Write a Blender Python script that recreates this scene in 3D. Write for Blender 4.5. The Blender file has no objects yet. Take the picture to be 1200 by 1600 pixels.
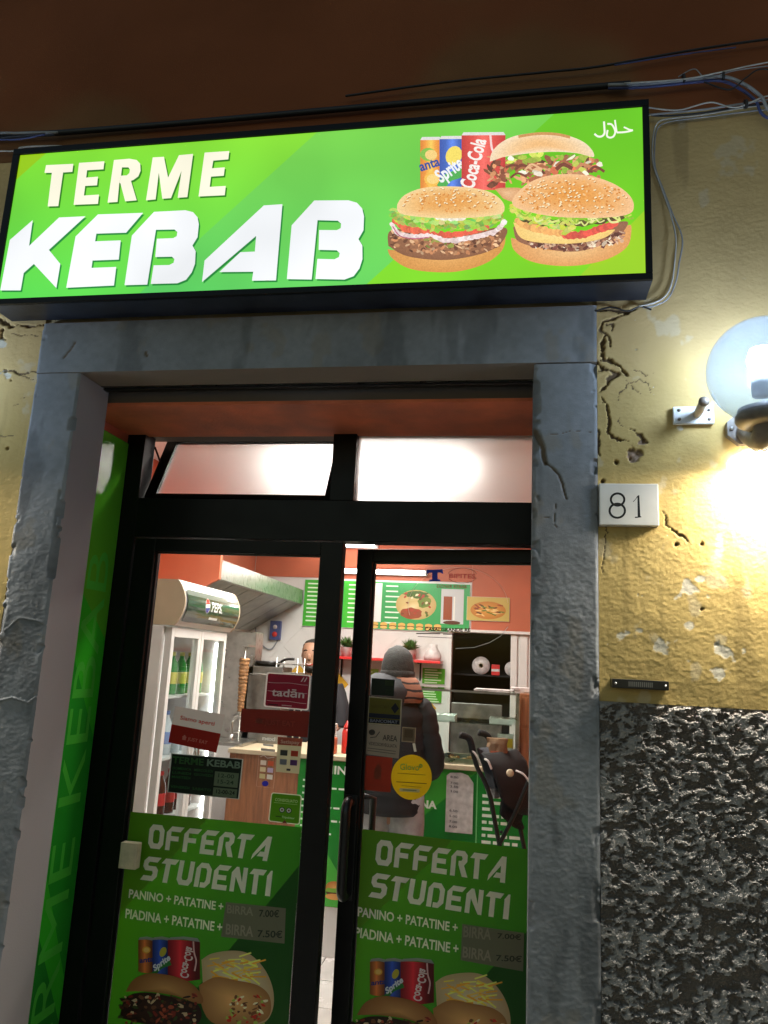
import bpy, bmesh, math, random
import numpy as np
from mathutils import Vector, Matrix
from mathutils.geometry import tessellate_polygon

random.seed(7)
SC = bpy.context.scene
COL = SC.collection
rad = math.radians

# ------------------------------------------------------------------ camera
PITCH, YAW, ROLL, FPX = rad(11.3257), rad(10.3443), rad(2.8817), 1170.48
CAM = Vector((0.0, -2.0, 1.6))
fwd = Vector((-math.sin(YAW)*math.cos(PITCH), math.cos(YAW)*math.cos(PITCH), math.sin(PITCH)))
_ri = Vector((math.cos(YAW), math.sin(YAW), 0)); _up = _ri.cross(fwd)
cr = math.cos(ROLL)*_ri + math.sin(ROLL)*_up
cu = -math.sin(ROLL)*_ri + math.cos(ROLL)*_up
cd = bpy.data.cameras.new('camera')
cam = bpy.data.objects.new('camera', cd); COL.objects.link(cam)
cam.matrix_world = Matrix(((cr.x, cu.x, -fwd.x, CAM.x), (cr.y, cu.y, -fwd.y, CAM.y), (cr.z, cu.z, -fwd.z, CAM.z), (0, 0, 0, 1)))
cd.sensor_fit = 'VERTICAL'; cd.sensor_height = 24.0; cd.lens = 24.0*FPX/1600.0
cd.clip_start = 0.02; cd.clip_end = 500
SC.camera = cam

# ------------------------------------------------------------------ world, moon, exposure
W = bpy.data.worlds.new('World'); SC.world = W; W.use_nodes = True
nt = W.node_tree; bg = nt.nodes['Background']
sky = nt.nodes.new('ShaderNodeTexSky'); sky.sky_type = 'NISHITA'; sky.sun_disc = False
sky.sun_elevation = rad(4.0); sky.sun_rotation = rad(20)
nt.links.new(sky.outputs['Color'], bg.inputs['Color'])
bg.inputs['Strength'].default_value = 0.15
sl = bpy.data.lights.new('moon', 'SUN'); sl.energy = 0.02; sl.angle = rad(10); sl.color = (1.0, .93, .85)
so = bpy.data.objects.new('moon', sl); COL.objects.link(so)
so.rotation_euler = (rad(86), 0, rad(160))
SC.view_settings.view_transform = 'Standard'; SC.view_settings.look = 'None'
SC.view_settings.exposure = 0.35; SC.view_settings.gamma = 1.0; SC.view_settings.use_curve_mapping = False
SC.render.engine = 'CYCLES'
SC.cycles.use_denoising = True
SC.cycles.max_bounces = 10; SC.cycles.transparent_max_bounces = 24
SC.cycles.diffuse_bounces = 5; SC.cycles.glossy_bounces = 5
SC.cycles.sample_clamp_indirect = 6.0
SC.cycles.caustics_reflective = False; SC.cycles.caustics_refractive = False

# lamp levels (used by the lamp builders further down)
GLOBE_E, DOWN_E, DOME_E = 175.0, 185.0, 2.5
TUBE_E, PANEL_E, FRIDGE_E = 13.0, 35.0, 8.0

# ------------------------------------------------------------------ pixel rays (photo 1200 x 1600)
def ray(px, py):
    return (fwd*FPX + cr*(px-600) - cu*(py-800)).normalized()
def on(px, py, ax, v):
    d = ray(px, py); t = (v-CAM[ax])/d[ax]; return CAM + d*t
def onY(px, py, y): return on(px, py, 1, y)
def onX(px, py, x): return on(px, py, 0, x)
def onZ(px, py, z): return on(px, py, 2, z)
def onP(px, py, p0, n):
    d = ray(px, py); return CAM + d*((p0-CAM).dot(n)/d.dot(n))
def zoomer(ox, oy, s): return lambda pts: [(ox+x/s, oy+y/s) for x, y in pts]

# ------------------------------------------------------------------ materials
def lin(c):
    return tuple(((x/255)/12.92 if x/255 <= .04045 else ((x/255+.055)/1.055)**2.4) for x in c)
def pbr(name, col, rough=.6, metal=0, nscale=0, namt=0, bump=0, bscale=60, stretch=None, spec=.5, coat=0, detail=6):
    m = bpy.data.materials.new(name); m.use_nodes = True
    t = m.node_tree; b = t.nodes['Principled BSDF']
    b.inputs['Base Color'].default_value = (*col, 1); b.inputs['Roughness'].default_value = rough
    b.inputs['Metallic'].default_value = metal; b.inputs['Specular IOR Level'].default_value = spec
    b.inputs['Coat Weight'].default_value = coat
    if nscale or bump:
        tc = t.nodes.new('ShaderNodeTexCoord'); mp = t.nodes.new('ShaderNodeMapping')
        t.links.new(tc.outputs['Object'], mp.inputs['Vector'])
        if stretch: mp.inputs['Scale'].default_value = stretch
    if nscale:
        n = t.nodes.new('ShaderNodeTexNoise'); n.inputs['Scale'].default_value = nscale; n.inputs['Detail'].default_value = detail
        t.links.new(mp.outputs['Vector'], n.inputs['Vector'])
        r = t.nodes.new('ShaderNodeMapRange'); r.inputs[1].default_value = .3; r.inputs[2].default_value = .7
        r.inputs[3].default_value = 1-namt; r.inputs[4].default_value = 1+namt*.6
        t.links.new(n.outputs['Fac'], r.inputs['Value'])
        h = t.nodes.new('ShaderNodeVectorMath'); h.operation = 'SCALE'; h.inputs[0].default_value = col
        t.links.new(r.outputs['Result'], h.inputs['Scale'])
        t.links.new(h.outputs['Vector'], b.inputs['Base Color'])
        r2 = t.nodes.new('ShaderNodeMapRange'); r2.inputs[3].default_value = max(.03, rough-.12); r2.inputs[4].default_value = min(1, rough+.12)
        t.links.new(n.outputs['Fac'], r2.inputs['Value']); t.links.new(r2.outputs['Result'], b.inputs['Roughness'])
    if bump:
        n2 = t.nodes.new('ShaderNodeTexNoise'); n2.inputs['Scale'].default_value = bscale; n2.inputs['Detail'].default_value = 5
        t.links.new(mp.outputs['Vector'], n2.inputs['Vector'])
        bp = t.nodes.new('ShaderNodeBump'); bp.inputs['Strength'].default_value = bump; bp.inputs['Distance'].default_value = .004
        t.links.new(n2.outputs['Fac'], bp.inputs['Height']); t.links.new(bp.outputs['Normal'], b.inputs['Normal'])
    return m
def attr_mat(name, rough=.5, emit=0, spec=.4, coat=0, bump=0, bscale=200, base=1.0, uneven=0):
    m = bpy.data.materials.new(name); m.use_nodes = True
    t = m.node_tree; b = t.nodes['Principled BSDF']
    a = t.nodes.new('ShaderNodeAttribute'); a.attribute_name = 'Col'
    col = a.outputs['Color']
    if base != 1.0:
        s = t.nodes.new('ShaderNodeVectorMath'); s.operation = 'SCALE'; s.inputs['Scale'].default_value = base
        t.links.new(col, s.inputs[0]); t.links.new(s.outputs['Vector'], b.inputs['Base Color'])
    else: t.links.new(col, b.inputs['Base Color'])
    b.inputs['Roughness'].default_value = rough; b.inputs['Specular IOR Level'].default_value = spec
    b.inputs['Coat Weight'].default_value = coat
    if emit:
        t.links.new(col, b.inputs['Emission Color']); b.inputs['Emission Strength'].default_value = emit
        if uneven:
            tc = t.nodes.new('ShaderNodeTexCoord'); n = t.nodes.new('ShaderNodeTexNoise')
            n.inputs['Scale'].default_value = 3.5; n.inputs['Detail'].default_value = 1
            t.links.new(tc.outputs['Object'], n.inputs['Vector'])
            r = t.nodes.new('ShaderNodeMapRange'); r.inputs[1].default_value = .3; r.inputs[2].default_value = .7
            r.inputs[3].default_value = emit*(1-uneven); r.inputs[4].default_value = emit*(1+uneven)
            t.links.new(n.outputs['Fac'], r.inputs['Value']); t.links.new(r.outputs['Result'], b.inputs['Emission Strength'])
    if bump:
        tc = t.nodes.new('ShaderNodeTexCoord'); n2 = t.nodes.new('ShaderNodeTexNoise'); n2.inputs['Scale'].default_value = bscale
        n2.inputs['Detail'].default_value = 6
        t.links.new(tc.outputs['Object'], n2.inputs['Vector'])
        bp = t.nodes.new('ShaderNodeBump'); bp.inputs['Strength'].default_value = bump; bp.inputs['Distance'].default_value = .003
        t.links.new(n2.outputs['Fac'], bp.inputs['Height']); t.links.new(bp.outputs['Normal'], b.inputs['Normal'])
    return m
def emis(name, col, s):
    m = bpy.data.materials.new(name); m.use_nodes = True; t = m.node_tree
    b = t.nodes['Principled BSDF']; b.inputs['Base Color'].default_value = (.8, .8, .8, 1)
    b.inputs['Emission Color'].default_value = (*col, 1); b.inputs['Emission Strength'].default_value = s
    return m
def glass(name, tint=(1, 1, 1), frost=0.0, ior=1.45, rough=.0, frostcol=(.9, .92, .95)):
    m = bpy.data.materials.new(name); m.use_nodes = True; t = m.node_tree
    t.nodes.remove(t.nodes['Principled BSDF']); out = t.nodes['Material Output']
    tr = t.nodes.new('ShaderNodeBsdfTransparent'); tr.inputs['Color'].default_value = (*tint, 1)
    gl = t.nodes.new('ShaderNodeBsdfGlossy'); gl.inputs['Roughness'].default_value = rough
    f0 = ((ior-1)/(ior+1))**2; lw = t.nodes.new('ShaderNodeLayerWeight'); lw.inputs['Blend'].default_value = .5
    pw = t.nodes.new('ShaderNodeMath'); pw.operation = 'POWER'; pw.inputs[1].default_value = 5; t.links.new(lw.outputs['Facing'], pw.inputs[0])
    ma = t.nodes.new('ShaderNodeMath'); ma.operation = 'MULTIPLY_ADD'; ma.inputs[1].default_value = 1-f0; ma.inputs[2].default_value = f0; t.links.new(pw.outputs[0], ma.inputs[0])
    mx = t.nodes.new('ShaderNodeMixShader'); t.links.new(ma.outputs[0], mx.inputs['Fac'])
    base = tr.outputs['BSDF']
    if frost:
        tl = t.nodes.new('ShaderNodeBsdfTranslucent'); tl.inputs['Color'].default_value = (*frostcol, 1)
        df = t.nodes.new('ShaderNodeBsdfDiffuse'); df.inputs['Color'].default_value = (*frostcol, 1)
        m2 = t.nodes.new('ShaderNodeMixShader'); m2.inputs['Fac'].default_value = .3
        t.links.new(tl.outputs['BSDF'], m2.inputs[1]); t.links.new(df.outputs['BSDF'], m2.inputs[2])
        m3 = t.nodes.new('ShaderNodeMixShader'); m3.inputs['Fac'].default_value = frost
        t.links.new(base, m3.inputs[1]); t.links.new(m2.outputs['Shader'], m3.inputs[2]); base = m3.outputs['Shader']
    t.links.new(base, mx.inputs[1]); t.links.new(gl.outputs['BSDF'], mx.inputs[2])
    t.links.new(mx.outputs['Shader'], out.inputs['Surface'])
    return m
def frosted(name, rough=.55):
    m = bpy.data.materials.new(name); m.use_nodes = True; t = m.node_tree
    b = t.nodes['Principled BSDF']; b.inputs['Transmission Weight'].default_value = 1.0
    b.inputs['Roughness'].default_value = rough; b.inputs['IOR'].default_value = 1.12
    b.inputs['Base Color'].default_value = (.95, .95, .95, 1)
    return m

M = {}
M['print_lit'] = attr_mat('backlit_print', .22, emit=.76, base=.12, spec=.3, uneven=.10)
def mottled_print(name, lo, hi, scale, emit):
    m = attr_mat(name, .22, emit=emit, base=.12, spec=.3); t = m.node_tree; b = t.nodes['Principled BSDF']; a = [n for n in t.nodes if n.type == 'ATTRIBUTE'][0]
    tc = t.nodes.new('ShaderNodeTexCoord'); n = t.nodes.new('ShaderNodeTexNoise'); n.inputs['Scale'].default_value = scale; n.inputs['Detail'].default_value = 8; n.inputs['Roughness'].default_value = .7
    t.links.new(tc.outputs['Object'], n.inputs['Vector'])
    r = t.nodes.new('ShaderNodeMapRange'); r.inputs[1].default_value = .32; r.inputs[2].default_value = .68; r.inputs[3].default_value = lo; r.inputs[4].default_value = hi
    t.links.new(n.outputs['Fac'], r.inputs['Value'])
    v = t.nodes.new('ShaderNodeVectorMath'); v.operation = 'SCALE'; t.links.new(a.outputs['Color'], v.inputs[0]); t.links.new(r.outputs['Result'], v.inputs['Scale'])
    t.links.new(v.outputs['Vector'], b.inputs['Emission Color']); return m
M['print_food'] = mottled_print('backlit_photo_print', .80, 1.17, 240, .78)
M['print'] = attr_mat('vinyl_print', .35, spec=.35)
def translucent_print(name, fac):
    m = attr_mat(name, .4, spec=.3); t = m.node_tree; b = t.nodes['Principled BSDF']; a = [n for n in t.nodes if n.type == 'ATTRIBUTE'][0]
    tl = t.nodes.new('ShaderNodeBsdfTranslucent'); mx = t.nodes.new('ShaderNodeMixShader'); mx.inputs['Fac'].default_value = fac
    t.links.new(a.outputs['Color'], tl.inputs['Color']); t.links.new(b.outputs['BSDF'], mx.inputs[1]); t.links.new(tl.outputs['BSDF'], mx.inputs[2])
    t.links.new(mx.outputs['Shader'], t.nodes['Material Output'].inputs['Surface']); return m
M['print_glass'] = translucent_print('sticker_vinyl', .22)
M['print_poster'] = translucent_print('poster_vinyl', .22)
M['print_gloss'] = attr_mat('gloss_print', .12, spec=.5, coat=.6)
M['print_paper'] = attr_mat('paper_print', .75, spec=.2)
M['plaster'] = attr_mat('plaster', .92, spec=.12, bump=.2, bscale=260)
M['rough_plaster'] = attr_mat('roughcast', 1.0, spec=.0, bump=.8, bscale=420)
M['black_metal'] = pbr('black_metal', (.0035, .0035, .004), .40, 0, 14, .3, spec=.22)
M['sign_metal'] = pbr('sign_metal', (.018, .022, .032), .36, 0, 9, .6, bump=.15, bscale=40, spec=.5)
M['black_plastic'] = pbr('black_plastic', (.01, .01, .011), .3, spec=.5)
M['bronze'] = pbr('bronze_plastic', (.15, .125, .10), .45, 0, 30, .4, spec=.5)
M['white_plastic'] = pbr('white_plastic', (.62, .63, .62), .4, 0, 25, .18)
M['cream_plastic'] = pbr('cream_plastic', (.62, .52, .36), .5, 0, 30, .2)
M['white_paint'] = pbr('white_paint', (.72, .70, .68), .45, 0, 6, .08)
M['beige'] = pbr('beige_panel', (.50, .40, .27), .5, 0, 8, .1)
M['orange'] = pbr('orange_paint', (.50, .12, .055), .55, 0, 3, .16, bump=.08, bscale=80)
M['orange_soffit'] = pbr('orange_soffit', (.74, .19, .085), .75, 0, 5, .35, bump=.5, bscale=90)
M['tile'] = pbr('white_tile', (.74, .72, .70), .16, 0, 4, .06)
M['floor_tile'] = pbr('floor_tile', (.76, .73, .70), .25, 0, 8, .08)
M['grout'] = pbr('grout', (.30, .28, .27), .9)
M['dark_grout'] = pbr('dark_grout', (.06, .055, .05), .9)
M['steel'] = pbr('stainless', (.50, .49, .47), .3, 1, 20, .2, stretch=(1, 8, 1))
M['steel_dark'] = pbr('stainless_dark', (.30, .29, .275), .42, 1, 14, .3)
M['wood'] = pbr('wood_panel', (.30, .115, .05), .45, 0, 10, .35, stretch=(8, 8, .7))
M['red_paint'] = pbr('red_shelf', (.62, .03, .03), .35)
M['clear'] = glass('clear_glass', (.97, .985, .975), ior=1.25)
M['fridge_glass'] = glass('fridge_glass', (.95, .97, .97), ior=1.12)
M['case_glass'] = glass('case_glass', (.90, .96, .93), ior=1.4)
M['frost'] = frosted('frosted_pane')
M['globe'] = glass('globe_shell', (.52, .60, .72), frost=.042, ior=1.2, rough=.12, frostcol=(.68, .82, 1.0))
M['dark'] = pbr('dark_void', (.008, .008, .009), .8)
M['meat'] = pbr('kebab_meat', (.36, .175, .07), .6, 0, 45, .75, bump=1.0, bscale=90, stretch=(1, 1, 3))
M['leaf'] = pbr('leaf', (.07, .16, .03), .5, 0, 20, .4)
M['cable_grey'] = pbr('cable_grey', (.30, .31, .33), .5, 0, 30, .2)
M['cable_white'] = pbr('cable_white', (.52, .51, .48), .5, 0, 30, .2)
M['cable_black'] = pbr('cable_black', (.012, .012, .014), .5)
M['cable_blue'] = pbr('cable_blue', (.05, .07, .22), .5)
M['marble'] = pbr('marble', (.60, .58, .53), .4, 0, 7, .16)
M['pavement'] = pbr('pavement', (.50, .47, .43), .8, 0, 6, .25, bump=.3, bscale=60)
M['skin'] = pbr('skin', (.42, .22, .14), .5, 0, 20, .1)
M['hair'] = pbr('hair', (.012, .009, .008), .6, bump=.4, bscale=200)
M['jacket'] = pbr('jacket_cloth', (.013, .0125, .015), .75, 0, 30, .3, bump=1.0, bscale=26)
M['beanie'] = pbr('beanie_knit', (.05, .05, .05), .9, 0, 60, .3, bump=.9, bscale=160)
M['hood'] = pbr('hood_cloth', (.04, .04, .047), .85, 0, 40, .2, bump=.4, bscale=120)
M['trousers'] = pbr('grey_trousers', (.40, .40, .42), .9, 0, 25, .2, bump=.5, bscale=90)
M['fabric_black'] = pbr('black_fabric', (.006, .0055, .006), .85, 0, 20, .4, bump=.4, bscale=120)
M['shirt'] = pbr('dark_shirt', (.02, .02, .024), .8)
M['bag'] = pbr('pale_bag', (.62, .56, .55), .4, 0, 30, .25)

# ------------------------------------------------------------------ object helpers
ORIG = {}
def tag(o, label=None, cat=None, group=None, kind=None):
    if label: o['label'] = label
    if cat: o['category'] = cat
    if group: o['group'] = group
    if kind: o['kind'] = kind
    return o
def thing(name, loc, label, cat, group=None):
    o = bpy.data.objects.new(name, None); COL.objects.link(o); o.location = loc
    o.empty_display_size = .05; ORIG[o] = Vector(loc)
    return tag(o, label, cat, group)
def link_mesh(name, verts, faces, mat, parent=None, smooth=False, origin=None, cols=None):
    if parent is not None: og = ORIG[parent]
    else:
        if origin is None:
            a = np.array([tuple(v) for v in verts]); og = Vector(((a[:, 0].min()+a[:, 0].max())/2, (a[:, 1].min()+a[:, 1].max())/2, a[:, 2].min()))
        else: og = Vector(origin)
    me = bpy.data.meshes.new(name)
    me.from_pydata([tuple(Vector(v)-og) for v in verts], [], faces)
    if cols is not None:
        a = me.color_attributes.new('Col', 'FLOAT_COLOR', 'POINT')
        a.data.foreach_set('color', np.array([(*c, 1) for c in cols], dtype=np.float32).ravel())
    me.materials.append(M[mat] if isinstance(mat, str) else mat)
    if smooth: me.polygons.foreach_set('use_smooth', [True]*len(me.polygons))
    me.update()
    o = bpy.data.objects.new(name, me); COL.objects.link(o)
    if parent is not None: o.parent = parent
    else: o.location = og
    ORIG[o] = og
    return o
def basis(d):
    d = Vector(d).normalized(); a = Vector((0, 0, 1)) if abs(d.z) < .9 else Vector((1, 0, 0))
    u = d.cross(a).normalized(); return u, d.cross(u)
def smooth_path(pts, k=6):
    P = [Vector(p) for p in pts]; out = []
    for i in range(len(P)-1):
        a, b, c, d = P[max(i-1, 0)], P[i], P[i+1], P[min(i+2, len(P)-1)]
        for j in range(k):
            t = j/k
            out.append(.5*((2*b)+(c-a)*t+(2*a-5*b+4*c-d)*t*t+(3*b-a-3*c+d)*t**3))
    out.append(P[-1]); return out
class MB:
    def __init__(s): s.v = []; s.f = []
    def add(s, vs, fs):
        k = len(s.v); s.v += [Vector(v) for v in vs]; s.f += [tuple(i+k for i in f) for f in fs]; return s
    def box(s, a, b, bev=0, fn=None):
        a, b = [min(p, q) for p, q in zip(a, b)], [max(p, q) for p, q in zip(a, b)]
        if bev:
            bm = bmesh.new(); bmesh.ops.create_cube(bm, size=1)
            for v in bm.verts: v.co = Vector([(a[i]+b[i])/2+v.co[i]*(b[i]-a[i]) for i in range(3)])
            bmesh.ops.bevel(bm, geom=bm.edges[:], offset=min(bev, .45*min(b[i]-a[i] for i in range(3))), segments=2, affect='EDGES', profile=.6)
            bm.verts.index_update(); vs = [v.co.copy() for v in bm.verts]; fs = [[v.index for v in f.verts] for f in bm.faces]; bm.free()
        else:
            vs = [Vector((x, y, z)) for x in (a[0], b[0]) for y in (a[1], b[1]) for z in (a[2], b[2])]
            fs = [(0, 1, 3, 2), (4, 6, 7, 5), (0, 4, 5, 1), (2, 3, 7, 6), (0, 2, 6, 4), (1, 5, 7, 3)]
        if fn: vs = [fn(v) for v in vs]
        return s.add(vs, fs)
    def cyl(s, p0, p1, r0, r1=None, n=16, caps=True):
        p0, p1 = Vector(p0), Vector(p1); r1 = r0 if r1 is None else r1
        u, w = basis(p1-p0); vs = []
        for p, r in ((p0, r0), (p1, r1)):
            vs += [p+(u*math.cos(2*math.pi*i/n)+w*math.sin(2*math.pi*i/n))*r for i in range(n)]
        fs = [(i, (i+1) % n, n+(i+1) % n, n+i) for i in range(n)]
        if caps: fs += [tuple(range(n))[::-1], tuple(range(n, 2*n))]
        return s.add(vs, fs)
    def tube(s, path, r, n=8, smooth=True, k=6):
        P = smooth_path(path, k) if smooth and len(path) > 2 else [Vector(p) for p in path]
        vs = []; u = None; m = len(P)
        for i, p in enumerate(P):
            d = (P[min(i+1, m-1)]-P[max(i-1, 0)]).normalized()
            if u is None: u, w = basis(d)
            else:
                u = (u-d*u.dot(d)).normalized(); w = d.cross(u)
            rr = r[min(i*len(r)//m, len(r)-1)] if isinstance(r, (list, tuple)) else r
            vs += [p+(u*math.cos(2*math.pi*j/n)+w*math.sin(2*math.pi*j/n))*rr for j in range(n)]
        fs = [(i*n+j, i*n+(j+1) % n, (i+1)*n+(j+1) % n, (i+1)*n+j) for i in range(m-1) for j in range(n)]
        fs += [tuple(range(n))[::-1], tuple(range((m-1)*n, m*n))]
        return s.add(vs, fs)
    def loft(s, rings, caps=True):
        n = len(rings[0]); vs = [v for r in rings for v in r]
        fs = [(i*n+j, i*n+(j+1) % n, (i+1)*n+(j+1) % n, (i+1)*n+j) for i in range(len(rings)-1) for j in range(n)]
        if caps: fs += [tuple(range(n))[::-1], tuple(range((len(rings)-1)*n, len(rings)*n))]
        return s.add(vs, fs)
    def eloft(s, rows, n=20, caps=True, wob=0, seed=0, yaw=0):
        # rows: (cx, cy, cz, rx, ry)
        rg = random.Random(seed); rings = []
        for (cx, cy, cz, rx, ry) in rows:
            ring = []
            for j in range(n):
                a = 2*math.pi*j/n; w = 1+wob*rg.uniform(-1, 1)
                x, y = rx*math.cos(a)*w, ry*math.sin(a)*w
                ring.append(Vector((cx+x*math.cos(yaw)-y*math.sin(yaw), cy+x*math.sin(yaw)+y*math.cos(yaw), cz)))
            rings.append(ring)
        return s.loft(rings, caps)
    def lathe(s, prof, c, ax=(0, 0, 1), n=24):
        ax = Vector(ax).normalized(); u, w = basis(ax); c = Vector(c)
        return s.loft([[c+ax*z+(u*math.cos(2*math.pi*j/n)+w*math.sin(2*math.pi*j/n))*max(r, 1e-4) for j in range(n)] for r, z in prof])
    def prism(s, pts, ext):
        # pts: 3D polygon, extruded along ext
        ext = Vector(ext); pts = [Vector(p) for p in pts]; n = len(pts)
        tri = tessellate_polygon([pts])
        fs = [tuple(t) for t in tri]+[tuple(i+n for i in t[::-1]) for t in tri]+[(i, (i+1) % n, n+(i+1) % n, n+i) for i in range(n)]
        return s.add(pts+[p+ext for p in pts], fs)
    def build(s, name, mat, parent=None, smooth=False, origin=None):
        o = link_mesh(name, s.v, s.f, mat, parent, smooth, origin)
        bm = bmesh.new(); bm.from_mesh(o.data); bmesh.ops.recalc_face_normals(bm, faces=bm.faces[:]); bm.to_mesh(o.data); bm.free()
        return o
def box(a, b, name, mat, parent=None, bev=0): return MB().box(a, b, bev).build(name, mat, parent)
def copy_tree(o, dv, parent=None):
    c = o.copy(); COL.objects.link(c)
    if parent is None: c.location = Vector(o.location)+Vector(dv)
    else: c.parent = parent
    ORIG[c] = ORIG[o]+Vector(dv)
    for ch in list(o.children): copy_tree(ch, dv, c)
    return c

# ------------------------------------------------------------------ flat print ("art")
_txt = {}
def text_tris(body, bold=0.0):
    key = (body, bold)
    if key not in _txt:
        cu_ = bpy.data.curves.new('t', 'FONT'); cu_.body = body; cu_.size = 1; cu_.offset = bold; cu_.resolution_u = 3
        ob = bpy.data.objects.new('t', cu_); COL.objects.link(ob)
        me = bpy.data.meshes.new_from_object(ob); bpy.data.objects.remove(ob)
        vs = np.array([v.co[:2] for v in me.vertices]) if len(me.vertices) else np.zeros((0, 2))
        me.calc_loop_triangles(); fs = [tuple(t.vertices) for t in me.loop_triangles]
        bpy.data.meshes.remove(me); bpy.data.curves.remove(cu_); _txt[key] = (vs, fs)
    return _txt[key]
class Art:
    def __init__(s, fmap, step=1.5e-5): s.m = fmap; s.v = []; s.f = []; s.c = []; s.h = 0.0; s.step = step
    def _add(s, pts, tris, cols, same=False):
        if not same: s.h += s.step
        k = len(s.v); s.v += [s.m(p[0], p[1], s.h) for p in pts]; s.c += cols; s.f += [tuple(i+k for i in t) for t in tris]
    def poly(s, pts, col, same=False):
        cols = col if isinstance(col, list) else [col]*len(pts)
        tr = tessellate_polygon([[Vector((p[0], p[1], 0)) for p in pts]])
        s._add(pts, tr, [lin(c) for c in cols], same)
    def rect(s, x0, y0, x1, y1, col, same=False): s.poly([(x0, y0), (x1, y0), (x1, y1), (x0, y1)], col, same)
    def rings(s, outline, c_in, c_out, centre=None, shift=(0, 0), k=4, same=False, gam=1.0):
        n = len(outline); cx = sum(p[0] for p in outline)/n if centre is None else centre[0]; cy = sum(p[1] for p in outline)/n if centre is None else centre[1]
        pts = [(cx+shift[0], cy+shift[1])]; cols = [lin(c_in)]; tr = []
        for r in range(1, k+1):
            t = r/k; cc = tuple(a+(b-a)*t**gam for a, b in zip(c_in, c_out))
            for p in outline:
                pts.append((cx+shift[0]*(1-t)+(p[0]-cx)*t, cy+shift[1]*(1-t)+(p[1]-cy)*t)); cols.append(lin(cc))
        for j in range(n): tr.append((0, 1+j, 1+(j+1) % n))
        for r in range(k-1):
            for j in range(n):
                a, b = 1+r*n+j, 1+r*n+(j+1) % n; tr += [(a, a+n, b+n), (a, b+n, b)]
        s._add(pts, tr, cols, same)
    def ell(s, cx, cy, rx, ry, c_in, c_out=None, rot=0, n=18, wob=0, same=False, k=2, shift=(0, 0)):
        o = []
        for j in range(n):
            a = 2*math.pi*j/n; w = 1+random.uniform(-wob, wob); x, y = rx*math.cos(a)*w, ry*math.sin(a)*w
            o.append((cx+x*math.cos(rot)-y*math.sin(rot), cy+x*math.sin(rot)+y*math.cos(rot)))
        if c_out is None: s.poly(o, c_in, same)
        else: s.rings(o, c_in, c_out, (cx, cy), shift, k, same)
    def stroke(s, pts, w, col, same=False, closed=False):
        P = [Vector((p[0], p[1])) for p in pts]; n = len(P); L = []; R_ = []
        for i in range(n):
            a = P[(i-1) % n] if closed else P[max(i-1, 0)]; b = P[(i+1) % n] if closed else P[min(i+1, n-1)]
            d = (b-a); d = d.normalized() if d.length > 0 else Vector((1, 0)); q = Vector((-d.y, d.x))
            ww = w[i] if isinstance(w, (list, tuple)) else w
            L.append(P[i]+q*ww/2); R_.append(P[i]-q*ww/2)
        m = n if closed else n-1
        tr = []
        for i in range(m):
            j = (i+1) % n; tr += [(i, j, n+j), (i, n+j, n+i)]
        s._add([tuple(p) for p in L+R_], tr, [lin(col)]*(2*n), same)
    def text(s, body, org, ex, ey, col, bold=0.0, width=None, same=False):
        # org: baseline start, ex: vector of one em to the right, ey: vector of cap height
        vs, fs = text_tris(body, bold)
        if not len(vs): return
        w = vs[:, 0].max(); k = (width/w) if width else 1.0
        pts = [(org[0]+ex[0]*x*k+ey[0]*y/.72, org[1]+ex[1]*x*k+ey[1]*y/.72) for x, y in vs]
        s._add(pts, fs, [lin(col)]*len(pts), same)
    def textq(s, body, bl, br, th, col, bold=0.0):
        # fit between baseline ends bl, br ; th = cap height vector
        d = (br[0]-bl[0], br[1]-bl[1]); s.text(body, bl, d, th, col, bold, width=1.0)
    def build(s, name, mat, parent=None, origin=None):
        return link_mesh(name, s.v, s.f, mat, parent, False, origin, s.c)
def plane_px(p0, n):
    p0 = Vector(p0); n = Vector(n).normalized()
    return lambda px, py, h: onP(px, py, p0, n)+n*h

# ------------------------------------------------------------------ noise for relief
def _hash(ix, iy, seed):
    h = (ix.astype(np.int64)*374761393+iy.astype(np.int64)*668265263+seed*1442695041) & 0x7fffffff
    h = (h ^ (h >> 13))*1274126177 & 0x7fffffff
    return ((h ^ (h >> 16)) & 0xffff)/65535.0
def vnoise(x, y, seed=0):
    ix, iy = np.floor(x), np.floor(y); fx, fy = x-ix, y-iy
    fx = fx*fx*(3-2*fx); fy = fy*fy*(3-2*fy)
    a, b, c, d = _hash(ix, iy, seed), _hash(ix+1, iy, seed), _hash(ix, iy+1, seed), _hash(ix+1, iy+1, seed)
    return (a*(1-fx)+b*fx)*(1-fy)+(c*(1-fx)+d*fx)*fy
def fbm(x, y, seed=0, o=4, g=.5):
    t = 0; a = 1; s_ = 0
    for i in range(o):
        t = t+a*vnoise(x, y, seed+i*17); s_ += a; a *= g; x = x*2.03+11.7; y = y*2.03+5.3
    return t/s_
def sstep(a, b, x):
    t = np.clip((x-a)/(b-a), 0, 1); return t*t*(3-2*t)
def dist_line(X, Z, pts):
    d = np.full(X.shape, 9.0); tt = np.zeros(X.shape); n = len(pts)-1
    for i in range(n):
        ax, az = pts[i]; bx, bz = pts[i+1]; L = (bx-ax)**2+(bz-az)**2+1e-12
        t = np.clip(((X-ax)*(bx-ax)+(Z-az)*(bz-az))/L, 0, 1)
        q = np.hypot(X-ax-t*(bx-ax), Z-az-t*(bz-az)); m = q < d; d = np.where(m, q, d); tt = np.where(m, (i+t)/n, tt)
    return d, tt
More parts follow.
